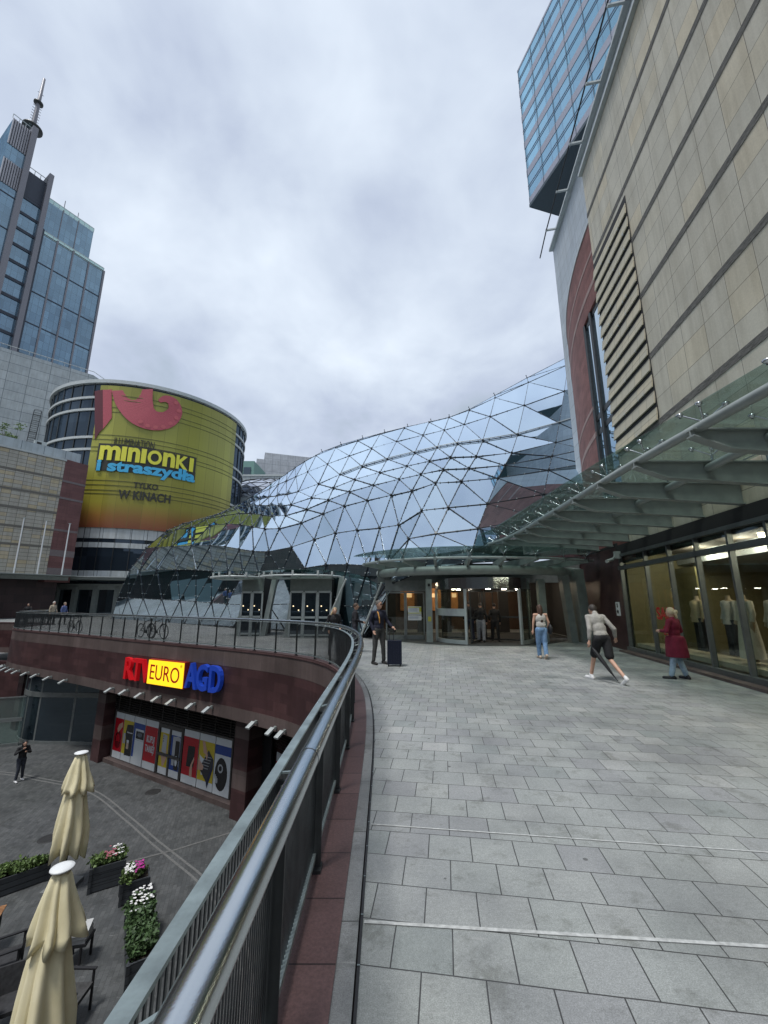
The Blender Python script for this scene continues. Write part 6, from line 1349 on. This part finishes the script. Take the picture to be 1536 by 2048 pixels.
# ================= bicycles =================
def bicycle(lab, col):
    r = thing('bicycle', lab, 'bicycle', (0, 0, 0), 'bicycles leaning behind the railing')
    for x in (-.52, .52):
        w = MB(); w.tube([(x + .325 * math.cos(t * PI2 / 28), 0, .34 + .325 * math.sin(t * PI2 / 28)) for t in range(28)], .02, 6, closed=True); wo = w.build('wheel', M['rubber'], r)
        w = MB(); w.tube([(x + .30 * math.cos(t * PI2 / 28), 0, .34 + .30 * math.sin(t * PI2 / 28)) for t in range(28)], .008, 5, closed=True); w.build('rim', M['steel'], wo)
        w = MB(); [w.tube([(x, 0, .34), (x + .3 * math.cos(t * PI2 / 14), 0, .34 + .3 * math.sin(t * PI2 / 14))], .003, 3, caps=False) for t in range(14)]; w.tube([(x, -.04, .34), (x, .04, .34)], .02, 8); w.build('spokes', M['steel'], wo)
    f = MB(); bbk, seat, headt, headb = (-.08, 0, .30), (-.22, 0, .80), (.34, 0, .86), (.38, 0, .70)
    for a, b in ((bbk, seat), (bbk, headb), ((-.2, 0, .74), headt), (headt, headb), (bbk, (-.52, 0, .34)), ((-.2, 0, .72), (-.52, 0, .34)), (headb, (.52, 0, .34))): f.tube([a, b], .016, 8)
    f.build('frame', pm(col, .35, .3, 'bike_paint'), r)
    s = MB(); s.tube([seat, (-.24, 0, .92)], .012, 6); s.ball((-.25, 0, .94), (.13, .065, .03), 10, 6); s.build('saddle', M['black'], r)
    h = MB(); h.tube([headt, (.33, 0, .98), (.37, -.02, 1.02)], .012, 6); h.tube([(.34, -.28, 1.02), (.38, -.1, 1.02), (.38, .1, 1.02), (.34, .28, 1.02)], .013, 6); h.build('handlebar', M['black'], r)
    p = MB(); p.tube([(-.08, -.03, .30), (-.08, .03, .30)], .075, 12); p.bar((-.08, .05, .30), (.02, .05, .16), .02, .01); p.bar((-.08, -.05, .30), (-.18, -.05, .44), .02, .01); p.box((.02, .09, .16), (.09, .08, .02)); p.box((-.18, -.09, .44), (.09, .08, .02)); p.build('crank', M['darksteel'], r)
    return r
for lab, p, a, c in (('black bicycle leaning on the railing by itself, farther left', at(150, 1256, 23.8), R(-31), (.02, .02, .022)), ('dark bicycle with a low saddle, left of the overlapping pair', at(294, 1256, 20.55), R(-33), (.018, .02, .022)), ('dark bicycle with the larger front wheel in view, right of the overlapping pair', at(316, 1256, 20.2), R(-31), (.03, .012, .012))):
    b = bicycle(lab, c); b.location = (p.x, p.y, 0); b.rotation_euler = (R(3), 0, a)
    if 'large' in lab: b.scale = (1.04, 1.04, 1.04)
# ================= parasols =================
def parasol(lab, p, H_, seed, tw_=0.0, flare=1.0):
    r = thing('closed_parasol', lab, 'parasol', Vector((p.x, p.y, PZ)), 'closed cream parasols on the lower plaza'); rn = random.Random(seed); B = Vector((p.x, p.y, PZ)); top = H_
    def sheet(prof, ph, nf, amp, nm, thick=True, ragged=0.0):
        prof = [(a_ * (1 + .24 * i_ / len(prof)), b_) for i_, (a_, b_) in enumerate(prof)]
        n = 96; vs = []
        offs = [rn.uniform(-.35, .35) for _ in range(nf)]; am = [rn.uniform(.6, 1.3) for _ in range(nf)]
        for i, (rad, z) in enumerate(prof):
            f_ = i / (len(prof) - 1)
            for k in range(n):
                t = PI2 * k / n; u = (k * nf / n) % nf; j = int(u); w = 0.5 - 0.5 * math.cos(PI2 * (u - j)); a_ = am[j]
                rr = rad * (1 - amp * (1 - w) * f_ ** .5 * a_) * (1 + .10 * f_ * math.sin(t + ph) * flare + .05 * math.sin(3 * t + 5 * f_ + ph))
                tt_ = t + offs[j] * .35 * f_ + .10 * f_ * math.sin(7 * f_ + seed)
                zz = z - (ragged * w * a_ if i == len(prof) - 1 else 0) + (.02 * math.sin(5 * t + seed) if i > len(prof) - 3 else 0)
                vs.append(B + Vector((rr * math.cos(tt_), rr * math.sin(tt_), zz)))
        fs = []
        for i in range(len(prof) - 1):
            for k in range(n): l = (k + 1) % n; fs.append((i * n + k, (i + 1) * n + k, (i + 1) * n + l, i * n + l))
        q = MB(); q.add(vs, fs, smooth=True); o = q.build(nm, M['cream'], r); s = o.modifiers.new('thickness', 'SOLIDIFY'); s.thickness = .006; return o
    sheet([(.10, top - .03), (.15, top - .12), (.20, top - .3), (.25, top - .5), (.30, top - .7), (.34, top - .88), (.36, top - .96)], .6, 8, .42, 'vent_flap', ragged=.09)
    sheet([(.12, top - .5), (.19, top - .75), (.25, top - 1.0), (.30, top - 1.35), (.345, top - 1.7), (.375, top - 2.0), (.37, top - 2.3), (.345, top - 2.5)], 2.2, 8, .45, 'canopy_cloth', ragged=.22)
    q = MB(); q.lathe(B, [(.0, top + .035), (.10, top + .03), (.17, top + .012), (.178, top - .004), (.165, top - .02), (0, top - .03)], 24); q.build('white_cap', M['white'], r)
    q = MB(); q.tube([B + Vector((0, 0, .05)), B + Vector((0, 0, top - .05))], .035, 12); q.build('pole', M['darksteel'], r)
    q = MB(); q.box(B + Vector((0, 0, .05)), (.7, .7, .1)); q.build('base', M['concrete'], r); return r
H1 = 3.4
p1 = atz(163, 1505, PZ + H1); p2 = atz(125, 1735, PZ + H1)
parasol('farther closed cream parasol, behind its neighbour', p1, H1, 4); parasol('nearer closed cream parasol at the bottom left corner', p2, H1, 9, flare=1.8)
# ================= planters and plants =================
def planter(c, sx_, sy_, h, rz, lab, plab, seed, fl, ph=.28, dens=1.0, bush=False):
    c = Vector((c[0], c[1], PZ)); r = thing('planter', lab, 'planter', c, 'dark board planters on the plaza'); ca, sa = math.cos(rz), math.sin(rz); rn = random.Random(seed)
    def X(x, y, z): return c + Vector((x * ca - y * sa, x * sa + y * ca, z))
    for (a, b) in (((-sx_, -sy_), (sx_, -sy_)), ((sx_, -sy_), (sx_, sy_)), ((sx_, sy_), (-sx_, sy_)), ((-sx_, sy_), (-sx_, -sy_))):
        q = MB()
        for k in range(3): z = h * (k + .5) / 3 + .02; q.bar(X(a[0] / 2, a[1] / 2, z), X(b[0] / 2, b[1] / 2, z), .03, h / 3 - .012, up=(0, 0, 1))
        q.build('side_boards', M['planter'], r)
    for x, y in ((-1, -1), (-1, 1), (1, 1), (1, -1)): q = MB(); q.box(X(x * sx_ / 2, y * sy_ / 2, h / 2), (.07, .07, h + .02), rz); q.build('corner_post', M['planter'], r)
    q = MB(); q.box(X(0, 0, h - .07), (sx_ - .03, sy_ - .03, .04), rz); q.build('soil', M['soil'], r)
    pl_ = thing('flowering_plants' if fl else 'leafy_plants', plab, 'plants', X(0, 0, h - .05)); q = MB()
    nC = int(max(4, sx_ * sy_ * 38 * dens))
    for k in range(nC):
        hh = rn.uniform(.3, 1) * ph; q.leaves(X(rn.uniform(-.5, .5) * sx_ * .9, rn.uniform(-.5, .5) * sy_ * .9, h + hh * .45), (.11, .11, hh * .5 + .02), 60, .09, rn, .8, .25)
    q.build('foliage', M['foliage'] if bush else M['foliage2'] if seed % 2 else M['foliage'], pl_)
    for colr, n_, x0, x1 in fl:
        q = MB()
        for k in range(n_):
            p = X(rn.uniform(x0, x1) * sx_ * .5, rn.uniform(-.45, .45) * sy_, h + ph * rn.uniform(.6, 1.02))
            for m_ in range(5): a = m_ * PI2 / 5; d = Vector((math.cos(a), math.sin(a), .3)) * .028; s_ = Vector((-math.sin(a), math.cos(a), 0)) * .018; q.add([p, p + d * .6 + s_, p + d * 1.2, p + d * .6 - s_], [(0, 1, 2, 3)])
        q.build('blossoms', pm(colr, .6, 0, 'petals'), pl_)
WH, MG, PKp = (.75, .74, .72), (.42, .03, .25), (.40, .12, .16)
planter((-10.25, 13.15), 1.5, .42, .42, R(44), 'long low dark planter at the left edge behind the parasols', 'green leafy plants filling the long low planter', 3, [], .25, 1.2)
planter((-7.83, 13.42), .78, .62, .58, R(32), 'large square dark planter right of the farther parasol', 'green plants with a few white and pink flowers in the large square planter', 5, [(WH, 26, .2, .9), (PKp, 30, -.3, .5)], .22)
planter((-6.72, 12.86), .62, .46, .48, R(32), 'small square dark planter with white and magenta flowers', 'white and magenta flowers in the small square planter', 7, [(WH, 46, -.9, -.1), (MG, 40, -.1, .6)], .28)
planter((-5.55, 11.1), 2.0, .5, .46, R(-58), 'long dark planter with a tall white flowered bush beside the near railing', 'tall dark green bush with white flowers in the long planter', 8, [(WH, 60, -.95, -.2)], .42, 1.6, True)
# ================= cafe furniture =================
def table(c, rz, lab):
    c = Vector((c[0], c[1], PZ)); r = thing('cafe_table', lab, 'table', c, 'orange topped cafe tables'); ca, sa = math.cos(rz), math.sin(rz)
    q = MB(); 
    for k in range(7): y = -.33 + k * .11; q.box(c + Vector((-y * sa, y * ca, .74)), (.8, .1, .03), rz)
    q.build('table_top', M['orangewood'], r)
    for x, y in ((-.34, -.3), (.34, -.3), (.34, .3), (-.34, .3)): q = MB(); q.box(c + Vector((x * ca - y * sa, x * sa + y * ca, .36)), (.04, .04, .72), rz); q.build('leg', M['darksteel'], r)
def chair(c, rz, lab, seatc):
    c = Vector((c[0], c[1], PZ)); r = thing('cafe_armchair', lab, 'chair', c, 'dark cafe armchairs'); ca, sa = math.cos(rz), math.sin(rz)
    def X(x, y, z): return c + Vector((x * ca - y * sa, x * sa + y * ca, z))
    q = MB(); q.box(X(0, 0, .42), (.52, .5, .07), rz); q.build('seat', pm(seatc, .9, 0, 'woven_seat', .4), r)
    q = MB(); q.hexa([X(-.26, .22, .42), X(.26, .22, .42), X(.26, .27, .42), X(-.26, .27, .42)], [X(-.26, .32, .86), X(.26, .32, .86), X(.26, .36, .86), X(-.26, .36, .86)]); q.build('backrest', pm(seatc, .9, 0, 'woven_seat', .4), r)
    for s in (-.28, .28):
        q = MB(); q.bar(X(s, -.28, .66), X(s, .28, .68), .06, .025, up=(0, 0, 1)); q.build('armrest', M['black'], r)
        for y in (-.24, .25): q = MB(); q.bar(X(s, y, .0), X(s, y * .98, .66), .035, .035); q.build('leg', M['black'], r)
table((-9.1, 10.85), R(25), 'orange wooden cafe table at the left edge, the farther one'); table((-7.2, 8.6), R(25), 'orange wooden cafe table at the left edge, the nearer one')
chair((-7.95, 10.35), R(-60), 'dark woven armchair between the two orange tables', (.03, .03, .032)); chair((-7.0, 9.35), R(30), 'dark woven armchair behind the nearer orange table', (.028, .028, .03))
chair((-5.95, 9.5), R(92), 'black armchair whose arms point right, beside the nearer parasol', (.05, .05, .05)); chair((-5.55, 8.2), R(92), 'black armchair lowest in view beside the nearer parasol', (.05, .05, .05))
cs_ = atz(158, 1868, PZ + .5); q = MB()
for k in range(3): q.box((cs_.x + .02 * k, cs_.y - .03 * k, PZ + .46 + .09 * k), (.42, .4, .07), R(12 + 4 * k))
tag(q.build('seat_cushions', pm((.45, .45, .44), .9, 0, 'pale_cushion')), 'stack of pale grey seat cushions partly hidden by the nearer parasol', 'cushions')
q = MB(); c_ = Vector((cs_.x, cs_.y, PZ)); q.box(c_ + Vector((0, 0, .40)), (.5, .46, .05), R(12)); r = thing('low_stool', 'low dark stool carrying the pale cushions', 'stool', c_); q.build('seat', M['black'], r)
for x, y in ((-.2, -.18), (.2, -.18), (.2, .18), (-.2, .18)): q = MB(); q.box(c_ + Vector((x, y, .19)), (.04, .04, .38)); q.build('leg', M['black'], r)
bpy.context.view_layer.update()
